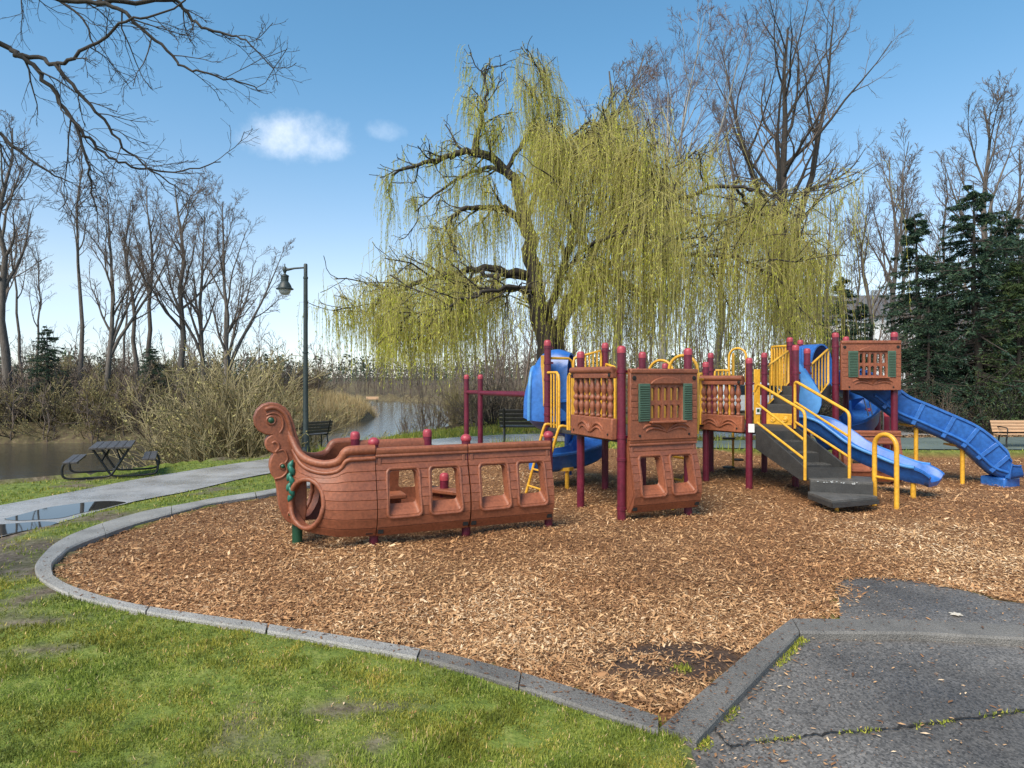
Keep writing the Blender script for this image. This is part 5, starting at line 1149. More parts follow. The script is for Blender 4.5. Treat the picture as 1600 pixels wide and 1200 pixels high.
# weeping willow
def willow():
    D0 = 18.7; x0, y0 = gp(866, 680); o = empty('willow_tree', (0, 0, 0), 0, 'large weeping willow with yellow green hanging strands behind the play structure', 'tree')
    rg = np.random.default_rng(77)
    LIM = [([(868, 684, 0), (864, 620, 0), (855, 550, 0), (842, 480, .1), (830, 405, .2), (818, 335, .3), (806, 285, .3)], .36, .16), ([(860, 590, 0), (876, 510, .2), (903, 452, .4), (935, 432, .5), (985, 446, .3), (1045, 470, 0)], .22, .05),
           ([(905, 452, .4), (930, 392, .2), (965, 352, 0), (1012, 330, -.5), (1080, 303, -1), (1150, 292, -1.4), (1205, 305, -1.8), (1255, 350, -2)], .11, .02), ([(806, 285, .3), (776, 252, .2), (736, 236, 0), (698, 246, -.2), (655, 256, -.3), (612, 274, -.3)], .15, .03),
           ([(742, 237, 0), (752, 190, .1), (762, 145, .1), (755, 105, .1)], .08, .015), ([(792, 265, .2), (826, 205, .5), (848, 150, .6), (842, 105, .6)], .07, .015), ([(822, 352, .3), (790, 327, 0), (750, 322, -.4), (716, 331, -.7), (695, 362, -.9)], .12, .03),
           ([(834, 432, .2), (780, 421, -.3), (720, 424, -.8), (660, 438, -1.2), (605, 462, -1.4), (572, 488, -1.5)], .13, .02), ([(838, 450, .2), (765, 452, -1.6), (695, 478, -2.6), (630, 498, -2.8)], .09, .02), ([(850, 505, .1), (878, 425, -1.6), (900, 352, -2.6), (926, 285, -2.6), (945, 240, -2.4)], .12, .02),
           ([(882, 500, .2), (960, 405, 1.4), (1060, 352, 2.2), (1140, 336, 2.4), (1190, 372, 2.2)], .10, .02), ([(822, 342, .3), (860, 265, 1.8), (900, 218, 2.4), (955, 205, 2.8)], .09, .02), ([(940, 432, .5), (1010, 408, -1.6), (1100, 398, -2.4), (1180, 416, -2.6), (1240, 462, -2.4)], .075, .02),
           ([(815, 320, .3), (845, 270, -1.2), (872, 240, -2.0), (890, 235, -2.4)], .08, .02), ([(800, 275, .3), (760, 262, 1.2), (700, 290, 2.0), (650, 330, 2.4)], .08, .02), ([(834, 440, .2), (770, 430, 1.6), (690, 450, 2.6), (620, 480, 3.0)], .08, .02),
           ([(836, 460, .1), (790, 450, -2.4), (730, 465, -3.4), (680, 490, -3.6)], .06, .02), ([(836, 460, .1), (780, 455, .6), (700, 470, .8), (640, 478, .8), (590, 500, .6)], .06, .02), ([(1150, 292, -1.4), (1180, 330, -.4), (1230, 350, .2), (1275, 390, .4)], .04, .015), ([(1010, 408, -1.6), (1080, 360, -.2), (1160, 350, .4), (1235, 385, .6)], .05, .015),
           ([(926, 285, -2.6), (960, 250, -3.0), (1000, 245, -3.0), (1040, 270, -3.0)], .04, .015), ([(878, 425, -1.6), (930, 380, -3.4), (990, 360, -4.0), (1050, 375, -4.0)], .06, .015), ([(872, 240, -2.0), (900, 205, -1.6), (925, 190, -1.4), (960, 215, -1.4)], .04, .015)]
    big = []; A = []; RA = []
    for pts, ra, rb in LIM:
        P = np.array([v[:] for v in cat_spline([at(a, b_, D0 + d) for a, b_, d in pts], 5)])[None]; K = P.shape[1]; P[0, 1:-1] += rg.normal(0, .035, (K - 2, 3)); Rr = np.linspace(ra, rb, K)[None]; big.append(tubes(P, Rr, 9))
        idx = np.linspace(0, K - 1, 12); i_ = np.minimum(idx.astype(int), K - 2); f = (idx - i_)[:, None]; A.append(P[0, i_] * (1 - f) + P[0, i_ + 1] * f); RA.append(np.interp(idx, np.arange(K), Rr[0]))
    npmesh('trunk', *merge(big), 'bark_willow', o, smooth=True)
    A = np.array(A)[1:]; RA = np.array(RA)[1:]
    B, RB = grow(rg, A, RA, 11, .15, 1.0, .30, .75, 7, .03, .20, .5, .25, .1, lmin=.9); C_, RC = grow(rg, B, RB, 5, .2, 1.0, .55, .7, 5, -.04, .22, .6, .4, .2)
    npmesh('branches', *merge([tubes(B, np.maximum(RB, .016), 5), tubes(C_, np.maximum(RC, .009), 4)]), 'bark_willow', o, smooth=True)
    # hanging strands
    def strands(Pp, n_, lo, hi):
        N, Kp = Pp.shape[:2]; i_ = rg.integers(1, Kp, (N, n_)); pos = Pp[np.arange(N)[:, None], i_].reshape(-1, 3) + rg.normal(0, .05, (N * n_, 3)); d = norm(rg.normal(0, 1, pos.shape) * np.array([1, 1, .25]) + np.array([0, 0, .1]))
        zmin = 1.55 + rg.gamma(2, .28, len(pos)) + .7 * (vnoise(pos[:, 0], pos[:, 1] * .3, .8) - .3); L_ = np.minimum(rg.uniform(lo, hi, len(pos)) * (.55 + .9 * vnoise(pos[:, 0] + 7, pos[:, 2], .55)), (pos[:, 2] - zmin).clip(.25)); K = 8; out_ = [pos]
        pxs = 800 + pos[:, 0] / pos[:, 1] * FPX; crown_top = sstep(5.6, 8.2, pos[:, 2]) * sstep(880, 780, pxs); L_ = L_ * (1 - .66 * crown_top); L_ = L_ * (.5 + .8 * rg.random(len(L_)))
        sw = rg.normal(0, .09, pos.shape) * np.array([1, 1, 0]) + np.stack([.34 * (vnoise(pos[:, 0], pos[:, 2], .9) - .5), .2 * (vnoise(pos[:, 1], pos[:, 2], .9) - .5), 0 * pos[:, 0]], -1)
        for k in range(K - 1): d = norm(d * .35 + np.array([0, 0, -1.0]) * (.25 + .35 * k) + sw); pos = pos + d * (L_ / (K - 1))[:, None]; out_.append(pos)
        return np.stack(out_, 1), L_
    S = [strands(C_, 10, .8, 3.9), strands(B, 12, .8, 4.1), strands(A, 12, .8, 3.0)]
    P = np.concatenate([s_[0] for s_ in S]); L_ = np.concatenate([s_[1] for s_ in S])
    q = P[:, 0]; pxs = 800 + q[:, 0] / q[:, 1] * FPX; cl = .6 * vnoise(q[:, 0] + 31, q[:, 2] * .7 + q[:, 1] * .5, 1.15) + .4 * vnoise(q[:, 0] + 3, q[:, 2] + q[:, 1], 2.6)
    thin = .40 + .18 * sstep(5.0, 7.0, q[:, 2]) * sstep(860, 760, pxs); keep = (cl > thin) | (rg.random(len(q)) < .22); P, L_ = P[keep], L_[keep]
    npmesh('strands', *tubes(P[:, [0, 1, 3, 5, 7]], np.full((len(P), 5), .0056) * np.linspace(1.1, .5, 5)[None], 3), 'willow_twig', o)
    nl = 21; N = len(P); t = (.12 + .88 * (np.arange(nl)[None] + rg.random((N, nl))) / nl) * 7; i_ = np.minimum(t.astype(int), 6); f = (t - i_)[..., None]; r = np.arange(N)[:, None]
    c = (P[r, i_] * (1 - f) + P[r, i_ + 1] * f).reshape(-1, 3); d = norm(norm(P[r, i_ + 1] - P[r, i_]).reshape(-1, 3) + rg.normal(0, .35, c.shape)); keep = rg.random(len(c)) < np.repeat(np.where(rg.random(N) < .2, .08, .4 + .6 * rg.random(N)), nl)
    tn = np.repeat(np.clip(rg.normal(.55, .2, N) + .5 * (vnoise(P[:, 0, 0], P[:, 0, 2], .5) - .5), 0, 1), nl) + rg.normal(0, .1, len(c))
    c, d, tn = c[keep], d[keep], tn[keep]
    npmesh('leaves', *leafq(rg, c, d, rg.uniform(.05, .12, len(c)), rg.uniform(.011, .020, len(c))), 'willow_leaf', o, attr=np.clip(tn, 0, 1))
willow()

# conifers
CON = {}
def conifer(key, px, depth, ytop, label, mat, rad=.30, seed=1, droop=.18, rz=0.0, dens=1.0, base=.06, group=None):
    x = (px - 800) * depth / FPX; zb = float(land(np.array([x]), np.array([depth]))[0]); H_ = CAMH + (HOR - ytop) * depth / FPX - zb; o = empty('conifer', (x, depth, zb), rz, label, 'tree', group)
    if key not in CON:
        rg = np.random.default_rng(seed); h = 8.0; K = 8; tr = np.zeros((1, K, 3)); tr[0, :, 2] = np.linspace(-.3, h, K); tr[0, :, :2] = np.cumsum(rg.normal(0, .035, (K, 2)), 0); Rr = np.linspace(.16, .012, K)[None]
        nb = int(200 * dens); z = base * h + (h * .985 - base * h) * rg.random(nb) ** 1.15; f = 1 - z / h; L_ = h * rad * (f ** .80) * rg.uniform(.45, 1.2, nb) + .12; a = rg.uniform(0, 2 * np.pi, nb); e = .30 - .62 * f + rg.normal(0, .12, nb)
        d = np.stack([np.cos(a) * np.cos(e), np.sin(a) * np.cos(e), np.sin(e)], -1); pos = np.stack([np.interp(z, tr[0, :, 2], tr[0, :, 0]), np.interp(z, tr[0, :, 2], tr[0, :, 1]), z], -1); out_ = [pos]
        for k in range(5): d = norm(d + np.array([0, 0, -droop * .35 + .09 * k * droop]) + rg.normal(0, .07, d.shape)); pos = pos + d * (L_ / 5)[:, None]; out_.append(pos)
        B = np.stack(out_, 1); RB = (.010 + .012 * L_)[:, None] * np.linspace(1, .2, 6)[None]
        T_, RT = grow(rg, B, RB, 13, .12, 1.0, .34, .85, 4, -.06, .10, .4, .4, .55, lmin=.10); T_[:, :, 2] = T_[:, :1, 2] + (T_[:, :, 2] - T_[:, :1, 2]) * .45 - np.linspace(0, .06, 4)[None]
        trk = npmesh('trunk', *merge([tubes(tr, Rr, 9), tubes(B, RB, 4)]), 'bark_dark', o, smooth=True)
        N = len(T_); nl = 17; t = rg.random((N, nl)) * 3; i_ = np.minimum(t.astype(int), 2); ff = (t - i_)[..., None]; r = np.arange(N)[:, None]; c = (T_[r, i_] * (1 - ff) + T_[r, i_ + 1] * ff).reshape(-1, 3); dd = norm(norm(T_[r, i_ + 1] - T_[r, i_]).reshape(-1, 3) * .9 + rg.normal(0, .55, c.shape) * np.array([1, 1, .6]))
        tn = np.clip(np.repeat(rg.normal(.42, .16, N), nl) + .25 * (t.reshape(-1) / 3) - .1 + rg.normal(0, .1, len(c)), 0, 1)
        cr = npmesh('crown', *leafq(rg, c, dd, rg.uniform(.06, .15, len(c)), rg.uniform(.022, .042, len(c))), mat, o, attr=tn); CON[key] = (trk, cr, h)
    else:
        for src in CON[key][:2]: c = src.copy(); COL.objects.link(c); c.parent = o
    s_ = H_ / CON[key][2]; o.scale = (s_, s_, s_)
GC = 'dark conifers at the right'
conifer('C1', 1522, 20.5, 285, 'tallest dark green conifer at the right behind the long slide', 'conifer_leaf', .40, 3, .22, group=GC)
conifer('C2', 1437, 21.5, 330, 'slim conifer with open top left of the tallest conifer', 'conifer_leaf', .30, 4, .25, 1.0, .9, group=GC)
conifer('C1', 1450, 20.0, 455, 'short bushy conifer just behind the end of the long slide', 'conifer_leaf', .36, 5, .2, 2.4, group=GC)
conifer('C3', 1596, 19.5, 405, 'lighter green cedar cut by the right edge behind the tan bench', 'cedar_leaf', .42, 6, .3, 0, 1.1, .02, group=GC)
conifer('C1', 1575, 24, 330, 'conifer partly hidden behind the tallest conifer on its right', 'conifer_leaf', .34, 3, .2, 4.0, group=GC)
conifer('C1', 1490, 22.5, 400, 'broad dark conifer between the slim one and the tallest one', 'conifer_leaf', .4, 3, .2, 5.2, group=GC)
conifer('C1', 1620, 21, 330, 'dark conifer cut by the right edge above the tan bench', 'conifer_leaf', .4, 3, .2, 3.3, group=GC)
conifer('C2', 1313, 25, 430, 'narrow dark conifer between the willow and the high tower', 'conifer_leaf', .25, 4, .2, 3.0, group=GC)
conifer('C2', 1345, 27, 470, 'small conifer behind the high tower', 'conifer_leaf', .25, 4, .2, 5.0, group=GC)
conifer('C1', 74, 26.9, 508, 'small dark conifer among the brush on the far bank at left', 'conifer_leaf', .36, 7, .2, 1.0)
conifer('C1', 238, 27.3, 540, 'small dark conifer on the far bank behind the big willow bush', 'conifer_leaf', .36, 7, .2, 2.0)

# shrubs
SHR = {}
def shrub(key, px, depth, zt, wfac, label, twigm, leafm=None, seed=1, stems=34, n2=6, n3=5, leaves=0, spread=.75, rz=0.0, group=None, zb=None, up=.10, thick=.012, cat='bush'):
    x = (px - 800) * depth / FPX; zb = (float(land(np.array([x]), np.array([depth]))[0]) - .05) if zb is None else zb; o = empty('shrub', (x, depth, zb), rz, label, cat, group)
    if key not in SHR:
        rg = np.random.default_rng(seed); K = 7; a = rg.uniform(0, 2 * np.pi, stems); e = np.abs(rg.normal(0, spread, stems)).clip(0, 1.35); d = np.stack([np.cos(a) * np.sin(e), np.sin(a) * np.sin(e), np.cos(e)], -1); L_ = rg.uniform(.75, 1.2, stems) * (1 - .12 * e)
        pos = np.stack([np.cos(a), np.sin(a), 0 * a], -1) * rg.uniform(0, .16, stems)[:, None]; out_ = [pos]
        for k in range(K - 1): d = norm(d + UP * up * .5 + rg.normal(0, .10, d.shape)); pos = pos + d * (L_ / (K - 1))[:, None]; out_.append(pos)
        A = np.stack(out_, 1); RA = np.full((stems, K), thick) * np.linspace(1, .35, K)[None]; B, RB = grow(rg, A, RA, n2, .15, 1.0, .42, .55, 5, up, .14, .6, .4, .4); C_, RC = grow(rg, B, RB, n3, .15, 1.0, .50, .55, 3, up, .14, .7, .5, .3)
        parts = [npmesh('stems', *merge([tubes(A, RA, 4), tubes(B, np.maximum(RB, .0032), 3), tubes(C_, np.maximum(RC, .0025), 3)]), twigm, o)]
        if leaves:
            T_ = np.concatenate([C_[:, -2:], B[:, -2:]]); k = rg.integers(0, len(T_), leaves); f = rg.random((leaves, 1)) * 1.2; c = T_[k, 0] * (1 - f) + T_[k, 1] * f; parts.append(npmesh('foliage', *leafq(rg, c, norm(rg.normal(0, 1, c.shape) + UP * .3), rg.uniform(.014, .034, leaves), rg.uniform(.007, .015, leaves)), leafm, o, attr=rg.random(leaves)))
        SHR[key] = (parts, max(A[:, :, 2].max(), C_[:, :, 2].max()))
    else:
        for src in SHR[key][0]:
            c = src.copy(); COL.objects.link(c); c.parent = o
    s_ = (zt - zb) / SHR[key][1]; o.scale = (s_ * wfac, s_ * wfac, s_); return o
shrub('big', 372, 16.4, 2.50, 1.02, 'large rounded olive willow bush on the near bank left of the lamp post', 'twig_olive', 'olive_leaf', 41, 120, 8, 6, 10000, .60, up=.06, thick=.010)
FB, RBK, BP = 'brush along the far bank', 'bushes on the right bank of the river', 'brush behind the playground'
far = [('s1', -30, 26.3, 2.3), ('s2', 25, 26.4, 2.0), ('s3', 62, 26.6, 2.5), ('s2', 105, 26.4, 2.2), ('s2', 150, 26.7, 2.3), ('s2', 190, 26.7, 2.4), ('s1', 232, 26.9, 2.4), ('s2', 270, 27.2, 2.5), ('s3', 310, 28.4, 2.6), ('s1', 10, 31, 3.2), ('s2', 90, 31.5, 3.3), ('s3', 135, 32, 3.2), ('s1', 180, 32, 3.4), ('s2', 255, 33, 3.2), ('s3', 345, 32.5, 2.8), ('s1', 300, 34, 3.2), ('s2', 395, 35, 2.7), ('s3', 430, 36, 2.6), ('s1', 455, 38.5, 2.5), ('s2', 490, 44, 2.9), ('s3', 470, 41, 3.1)]
PR = {'s1': dict(twigm='twig_brown', leafm='brown_leaf', seed=51, leaves=3600, spread=.8), 's2': dict(twigm='twig_olive', leafm='olive_leaf', seed=52, leaves=4200, spread=.7), 's3': dict(twigm='twig_dark', leafm='brown_leaf', seed=53, leaves=3000, spread=.85), 's4': dict(twigm='twig_brown', leafm='olive_leaf', seed=54, leaves=700, spread=.5, stems=14, n2=7), 's5': dict(twigm='twig_dark', leafm='cedar_leaf', seed=55, leaves=9000, spread=.8, stems=46)}
words = {'s1': 'brown twiggy bush', 's2': 'olive leafing bush', 's3': 'dark tangled bush'}
marks = ['cut by the left edge', 'at the left waterline', 'below the small left conifer', 'left behind the picnic table', 'behind the left bench of the picnic table', 'straight behind the picnic table top', 'right behind the picnic table', 'left of the big willow bush', 'peeping out left of the big willow bush', 'high at the left edge', 'high above the left waterline', 'under the tall thin trunk', 'under the forked bare tree', 'under the stout bare tree', 'under the fan-shaped bare tree', 'behind the big willow bush', 'over the top of the big willow bush', 'just left of the lamp post', 'just right of the lamp post behind the reeds', 'at the tip of the reed point', 'behind the middle of the reeds']
for k, ((s_, px, d, zt), mk) in enumerate(zip(far, marks)): shrub(s_, px, d, zt, 1.3, f'{words[s_]} on the far bank {mk}', rz=k * 1.3, group=FB, zb=-.9 if d < 29 else None, **PR[s_])
for k, (s_, px, d, zt, wf, lb) in enumerate((('s4', 672, 23.5, 1.75, 1.0, 'loose pale twiggy bush on the right bank where the river turns'), ('s4', 640, 26, 1.1, .8, 'low sapling clump at the water on the right bank'), ('s2', 710, 25, 1.9, .9, 'olive bush left of the two outlying maroon posts'), ('s4', 742, 22, 2.0, 1.0, 'twiggy bush behind the two outlying maroon posts'), ('s3', 772, 23, 2.1, .8, 'dark-stemmed bush under the overhead beams'), ('s1', 800, 25, 2.2, 1.0, 'brown bush behind the black bench'), ('s2', 845, 27, 2.3, 1.0, 'olive bush behind the spiral slide hood'), ('s1', 735, 29, 2.3, 1.1, 'brown bush deep behind the maroon posts'))): shrub(s_, px, d, zt, wf, lb, rz=k * .9, group=RBK, **PR[s_])
for k, (s_, px, d, zt, wf, lb) in enumerate((('s1', 905, 28, 3.0, 1.1, 'brown brush left behind the first tower'), ('s2', 960, 30, 3.2, 1.1, 'olive brush right behind the first tower'), ('s1', 1030, 29, 3.0, 1.1, 'brown brush at the foot of the pale trunk'), ('s2', 1085, 27, 2.8, 1.1, 'olive brush behind the arch climber'), ('s1', 1150, 31, 3.2, 1.1, 'brown brush behind the second balustrade'), ('s2', 1205, 27, 2.7, 1.1, 'olive brush behind the black stairs'), ('s3', 1268, 24, 2.2, 1.0, 'dark brush at the foot of the largest bare tree'), ('s3', 1345, 22, 1.9, 1.0, 'dark brush under the high tower'), ('s1', 1400, 20.5, 1.5, 1.1, 'low brown bush behind the top of the long slide'),
        ('s4', 1475, 18.9, 1.4, .8, 'pale-stemmed leafless bush behind the middle of the long slide'), ('s4', 1448, 19.6, 1.7, .6, 'small bush with yellow leaves above the long slide'), ('s5', 1572, 19.2, 2.2, .95, 'dense green evergreen bush behind the tan bench'), ('s3', 1520, 19.3, 1.1, 1.3, 'low dark bush left of the tan bench'), ('s5', 1625, 19.4, 2.8, .9, 'dense green evergreen bush cut by the right edge'), ('s3', 1435, 19.4, .9, 1.4, 'low dark bush below the short bushy conifer'))): shrub(s_, px, d, zt, wf, lb, rz=k * .9, group=BP, **PR[s_])

# woods too far to tell apart, reeds, leaf litter, bank growth
def belt(name, n_, xr, yr, hr, seed, twigm, label, na=9, nb=6, wet=0.0):
    rg = np.random.default_rng(seed); x = rg.uniform(*xr, n_); y = rg.uniform(*yr, n_); ok = ~inpoly(x, y, RIVER) | (polydist(x, y, RIVER) < wet); x, y = x[ok], y[ok]; n_ = len(x); z = land(x, y); K = 6; tr = np.zeros((n_, K, 3)); h = rg.uniform(*hr, n_); t = np.linspace(0, 1, K)
    tr[:, :, 0] = x[:, None] + rg.normal(0, .09, (n_, 1)) * h[:, None] * t + np.cumsum(rg.normal(0, .05, (n_, K)), 1); tr[:, :, 1] = y[:, None]; tr[:, :, 2] = z[:, None] - .2 + h[:, None] * t
    Rr = (.006 * h + .018)[:, None] * np.linspace(1, .2, K)[None]; A, RA = grow(rg, tr, Rr, na, .2, 1.0, .32, .6, 4, .08, .14, .55, .4, .5); B, RB = grow(rg, A, RA, nb, .15, 1.0, .55, .6, 3, .05, .16, .7, .6, .3)
    tag(npmesh(name, *merge([tubes(tr, Rr, 5), tubes(A, np.maximum(RA, .013), 3), tubes(B, np.maximum(RB, .010), 3)]), twigm), label, kind='stuff')
belt('far_wood', 260, (-48, -9), (34, 72), (1.8, 4.6), 61, 'twig_brown', 'grey brown leafless wood far across the river', 9, 4)
belt('back_wood', 260, (-4, 42), (30, 62), (4, 9.5), 62, 'twig_brown', 'grey brown leafless wood behind the playground', 9, 4)
belt('bank_brush', 800, (-34, -9.6), (24.4, 29.5), (.7, 2.2), 66, 'twig_brown', 'low brown tangle of brush along the far waterline', 6, 2, 1.1)
belt('far_thicket', 260, (-26, 2), (64, 84), (2.2, 6.0), 63, 'twig_brown', 'grey thicket closing off the far end of the river', 9, 3)
def tree_line(name, n_, r0, r1, hr, seed, label):
    """far evergreen skyline: ragged crowns of many small faces"""
    rg = np.random.default_rng(seed); an = rg.uniform(-.75, .75, n_); r = rg.uniform(r0, r1, n_); x, y = r * np.sin(an), r * np.cos(an); h = rg.uniform(*hr, n_); q = 52; f = rg.random((n_, q)) ** .8; a = rg.uniform(0, 2 * np.pi, (n_, q)); rad = (1 - f) * h[:, None] * .20 + .2
    c = np.stack([x[:, None] + np.cos(a) * rad * rg.random((n_, q)) ** .5, y[:, None] + np.sin(a) * rad, h[:, None] * f], -1).reshape(-1, 3); d = norm(np.stack([np.cos(a), np.sin(a), -.5 + 0 * a], -1).reshape(-1, 3) + rg.normal(0, .4, c.shape)); L_ = np.repeat(h * .11, q) * rg.uniform(.6, 1.4, len(c))
    tag(npmesh(name, *leafq(rg, c, d, L_, L_ * .5), 'conifer_leaf', attr=rg.random(len(c))), label, kind='stuff')
tree_line('skyline_wood', 1100, 120, 240, (3, 7), 64, 'dark ragged evergreen skyline far beyond the river')
rg = np.random.default_rng(91)
x = rg.uniform(-14.5, -8.9, 26000); y = rg.uniform(27, 45, 26000); d = polydist(x, y, RIVER); ok = (~inpoly(x, y, RIVER) & (d < 4.0)) | (d < 1.2); x, y = x[ok], y[ok]; n_ = len(x)
tag(npmesh('reeds', *blades(x, y, land(x, y) - .1, rg.uniform(.35, .9, n_), rg.uniform(.02, .045, n_), rg, .5), 'reed', attr=rg.random(n_)), 'straw coloured reeds on the point of the far bank', kind='stuff')
x = rg.uniform(-7, 9, 30000); y = rg.uniform(14.6, 26, 30000); ok = ~inpoly(x, y, RIVER) & ~inpoly(x, y, PATH) & ~inpoly(x, y, BED) & ~inpoly(x, y, RUBBER); x, y = x[ok], y[ok]; n_ = len(x); hh = rg.uniform(.05, .13, n_) * (1 + 1.6 * (vnoise(x, y, .7) > .6))
tag(npmesh('bank_grass', *blades(x, y, land(x, y) - .01, hh, rg.uniform(.014, .03, n_), rg, .6), 'grass_blade', attr=np.clip(rg.beta(2, 2.2, n_), 0, 1)), 'longer green grass along the river bank and under the willow', kind='stuff')
x = rg.uniform(4, 17, 15000); y = rg.uniform(17.5, 23, 15000); ok = ~inpoly(x, y, RUBBER) & ~inpoly(x, y, PATH); x, y = x[ok], y[ok]; n_ = len(x); L_ = rg.uniform(.05, .13, n_)
tag(npmesh('leaf_litter', *slivers(x, y, land(x, y) + rg.uniform(0, .05, n_), L_, L_ * .55, rg, .5), 'litter', attr=np.repeat(rg.random(n_), 4)), 'brown leaf litter under the conifers', kind='stuff')

# limb of a near tree reaching in at the top left; its trunk stands outside the picture
def near_tree():
    D = 6.2; o = empty('overhanging_tree', (-5.05, 4.6, 0), 0, 'bare branches of a near tree reaching in from the top left corner', 'tree'); rg = np.random.default_rng(101)
    tr = np.array([[(-5.05, 4.6, -.2), (-5.1, 4.65, 1.5), (-5.2, 4.8, 3.0), (-5.3, 5.0, 4.4), (-5.35, 5.2, 6.0), (-5.4, 5.3, 8.0)]], float); Rr = np.array([[.26, .20, .18, .15, .11, .06]])
    TL = at(0, 68, D); LIM = [([tuple(tr[0, 3]), (-5.15, 5.6, 4.9), tuple(TL)] + [tuple(at(a, b_, D + dd)) for a, b_, dd in ((28, 86, 0), (61, 114, .05), (93, 159, .1), (117, 191, .1), (140, 217, .15), (168, 243, .2), (196, 257, .2), (243, 268, .3), (299, 266, .3), (345, 253, .35))], .030, .005),
        ([tuple(at(30, 86, D)), ] + [tuple(at(a, b_, D + dd)) for a, b_, dd in ((61, 88, .0), (86, 100, -.1), (117, 89, -.2), (154, 65, -.2), (200, 33, -.3), (243, 26, -.3), (290, 0, -.3))], .022, .007),
        ([tuple(tr[0, 3] + np.array([.05, 0, .5])), (-5.0, 5.8, 5.3)] + [tuple(at(a, b_, D + dd)) for a, b_, dd in ((60, -12, .2), (93, 0, .2), (154, 5, .2), (196, 21, .2), (224, 47, .25), (261, 79, .3), (289, 105, .3), (327, 117, .3), (373, 128, .35), (410, 142, .4))], .030, .005),
        ([tuple(at(154, 5, D + .2))] + [tuple(at(a, b_, D + dd)) for a, b_, dd in ((210, 2, .3), (270, 0, .4), (299, 28, .5), (322, 46, .5), (364, 56, .5), (392, 70, .5), (428, 108, .5))], .024, .005),
        ([tuple(at(86, 100, D - .1))] + [tuple(at(a, b_, D + dd)) for a, b_, dd in ((107, 126, -.1), (140, 163, -.1), (177, 210, 0), (210, 247, .1), (262, 282, .2), (300, 305, .2))], .020, .004),
        ([tuple(at(117, 191, D + .1))] + [tuple(at(a, b_, D + dd)) for a, b_, dd in ((128, 225, .1), (138, 262, .1), (145, 300, .15), (150, 330, .15))], .016, .006),
        ([tuple(tr[0, 2]), (-5.25, 5.4, 3.5)] + [tuple(at(a, b_, D)) for a, b_ in ((-20, 205, ), (30, 235), (75, 268), (110, 285))], .028, .005),
        ([tuple(tr[0, 4]), (-5.4, 6.0, 6.1)] + [tuple(at(a, b_, D + .8)) for a, b_ in ((0, -40), (60, -20), (130, 30), (150, 80))], .03, .006)]
    big = [tubes(tr, Rr, 10)]; tw_ = []; A = []; RA = []
    for pts, ra, rb in LIM:
        P = np.array([v[:] for v in cat_spline(pts, 4)])[None]; K = P.shape[1]; P[0, 2:-1] += rg.normal(0, .010, (K - 3, 3)); rr = np.linspace(ra, rb, K)[None]; big.append(tubes(P, rr, 7)); idx = np.linspace(0, K - 1, 14); i_ = np.minimum(idx.astype(int), K - 2); f = (idx - i_)[:, None]; A.append(P[0, i_] * (1 - f) + P[0, i_ + 1] * f); RA.append(np.interp(idx, np.arange(K), rr[0]))
    A, RA = np.array(A), np.array(RA); B, RB = grow(rg, A, RA, 10, .22, 1.0, .20, .75, 6, -.01, .20, .45, .35, .3, lmin=.35); C_, RC = grow(rg, B, RB, 5, .2, 1.0, .5, .7, 5, 0, .22, .6, .4, .3); D_, RD = grow(rg, C_, RC, 3, .2, 1.0, .5, .7, 3, 0, .2, .7, .6, .3)
    off = -np.array([-5.05, 4.6, 0.0]); V_, F_ = merge(big); npmesh('trunk', V_ + off, F_, 'bark_willow', o, smooth=True); V_, F_ = merge([tubes(B, np.maximum(RB, .0036), 5), tubes(C_, np.maximum(RC, .0023), 4), tubes(D_, np.maximum(RD, .0017), 3)]); npmesh('crown', V_ + off, F_, 'twig_dark', o)
near_tree()

# ------------------------------------------------------------------ behind the trees: parked cars and houses
def car(x, y, rz, label, paint, suv):
    o = empty('parked_car', (x, y, 0), rz, label, 'car', 'cars parked behind the playground'); h = 1.68 if suv else 1.46
    sid = [(-2.15, .35), (-2.2, .62), (-2.1, .92), (-1.55, h - .06), (-1.35, h), (.35, h), (.55, h - .05), (1.15, .98), (1.95, .86), (2.15, .66), (2.15, .35)] if suv else [(-2.15, .35), (-2.2, .60), (-2.1, .90), (-1.6, .96), (-1.0, h - .03), (-.7, h), (.25, h), (.5, h - .06), (1.15, .94), (1.95, .80), (2.15, .6), (2.15, .35)]
    vs = []; n_ = len(sid)
    for s_ in (-1, 1):
        for a, z in sid: vs.append((a, s_ * (.86 if z < 1.0 else .86 - .32 * (z - 1.0)), z))
    MB().add(vs, [tuple(range(n_)), tuple(range(2 * n_ - 1, n_ - 1, -1))] + [(q, (q + 1) % n_, n_ + (q + 1) % n_, n_ + q) for q in range(n_)]).build('body', paint, o, bevel=.05, segs=3)
    for s_ in (-1, 1):
        for x0, x1 in ((-1.35, -.45), (-.38, .55)): MB().add([(x0, s_ * .862, .98), (x1 + (.35 if x1 > 0 else 0), s_ * .862, .98), (x1, s_ * (.868 - .32 * (h - 1.10)), h - .1), (x0 + .1, s_ * (.868 - .32 * (h - 1.10)), h - .1)], [(0, 1, 2, 3)]).build('side_window', 'dark_glass', o)
        for xx in (-1.35, 1.38):
            w_ = MB().lathe([(.20, -.10), (.33, -.10), (.34, -.04), (.34, .08), (.32, .10), (.20, .10)], (xx, s_ * .78, .33), 20, Matrix.Rotation(R(90), 3, 'X')).build('wheel', 'black_iron', o); MB().lathe([(.20, -.02), (.19, .02), (.05, .03)], (xx, s_ * .86, .33), 16, Matrix.Rotation(R(-90 * s_), 3, 'X')).build('rim', 'steel', w_)
        MB().box((2.13, s_ * .6, .72), (.06, .34, .12)).build('headlight', 'sticker_white', o, bevel=.02); MB().box((-2.17, s_ * .66, .80), (.05, .26, .14)).build('tail_light', 'cap_red', o, bevel=.02)
pmat('car_white', (.80, .80, .80), (.76, .76, .77), 3, .25); pmat('car_silver', (.42, .44, .47), (.36, .38, .41), 3, .3, metal=.4)
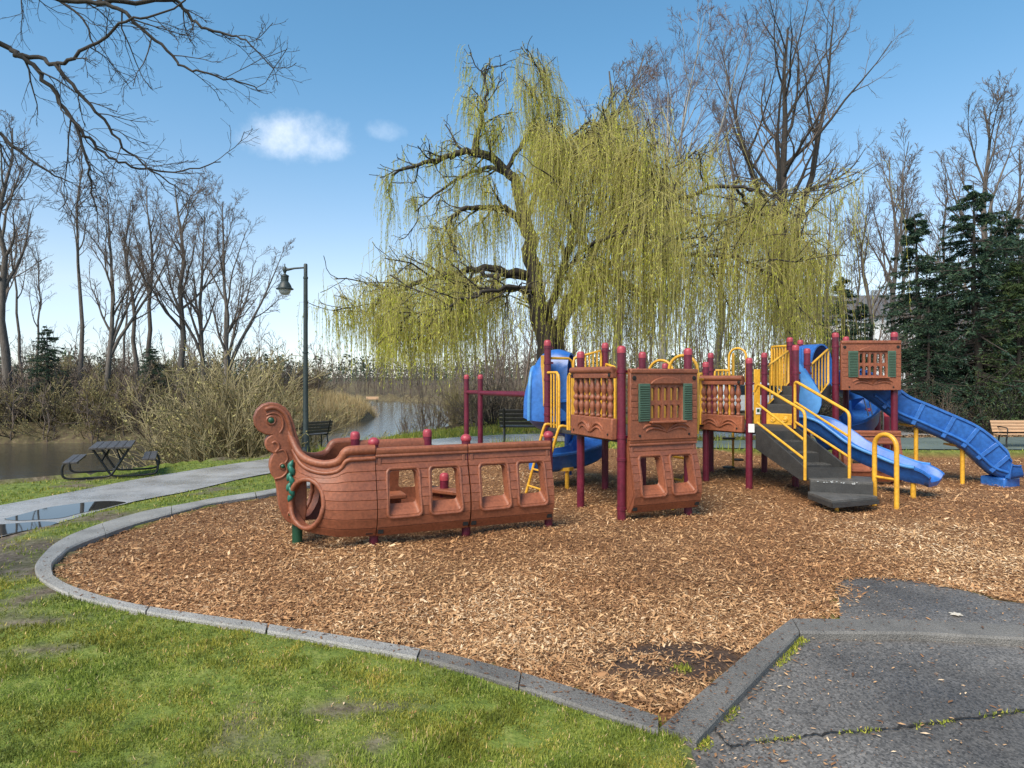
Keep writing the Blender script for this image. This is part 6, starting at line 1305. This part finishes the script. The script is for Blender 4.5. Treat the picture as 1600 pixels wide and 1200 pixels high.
m, n, l, b = nm('dark_glass'); b.inputs['Base Color'].default_value = (.02, .025, .03, 1); b.inputs['Roughness'].default_value = .08
car(9.6, 26.2, R(8), 'white parked car half seen through the second balustrade', 'car_white', False); car(14.2, 29, R(5), 'silver parked car glimpsed between the upper stair rails', 'car_silver', True)
pmat('siding_white', (.70, .72, .72), (.62, .64, .65), 2, .7, .3, 8, stretch=(.2, .2, 12)); pmat('siding_grey', (.34, .40, .44), (.28, .33, .37), 2, .7, .3, 8, stretch=(.2, .2, 12)); pmat('roof_dark', (.12, .12, .13), (.08, .08, .085), 4, .85, .5, 20)
def house(x, y, rz, wd, dp, h, wall, label, z0=1.0):
    o = empty('house', (x, y, z0), rz, label, 'house'); MB().box((0, dp / 2, h / 2), (wd, dp, h)).build('wall', wall, o)
    rf = MB().add([(-wd / 2 - .4, -.4, h), (wd / 2 + .4, -.4, h), (wd / 2 + .4, dp + .4, h), (-wd / 2 - .4, dp + .4, h), (-wd / 2 - .4, dp / 2, h + dp * .3), (wd / 2 + .4, dp / 2, h + dp * .3)], [(0, 1, 5, 4), (2, 3, 4, 5), (0, 4, 3), (1, 2, 5), (0, 3, 2, 1)]).build('roof', 'roof_dark', o, smooth=False); MB().box((wd * .25, dp * .6, h + dp * .3), (.7, .7, 1.3)).build('chimney', 'siding_grey', rf)
    for fl in range(int(h // 2.8)):
        for k in range(int(wd // 2.6)):
            xx = -wd / 2 + 1.5 + k * 2.6; wn_ = MB().box((xx, -.04, 1.5 + 2.8 * fl), (1.3, .08, 1.4)).build('window', 'sticker_white', o); MB().box((xx, -.085, 1.5 + 2.8 * fl), (1.1, .03, 1.2)).build('pane', 'dark_glass', wn_); MB().box((xx, -.11, 1.5 + 2.8 * fl), (.05, .03, 1.2)).build('glazing_bar', 'sticker_white', wn_)
house(35.5, 66, R(-8), 13, 9, 7.5, 'siding_white', 'white two-storey house showing through the bare trunks above the high tower', .3); house(48.5, 68, R(-14), 10, 9, 6.5, 'siding_grey', 'grey-blue house half hidden by the conifers at right', .6)
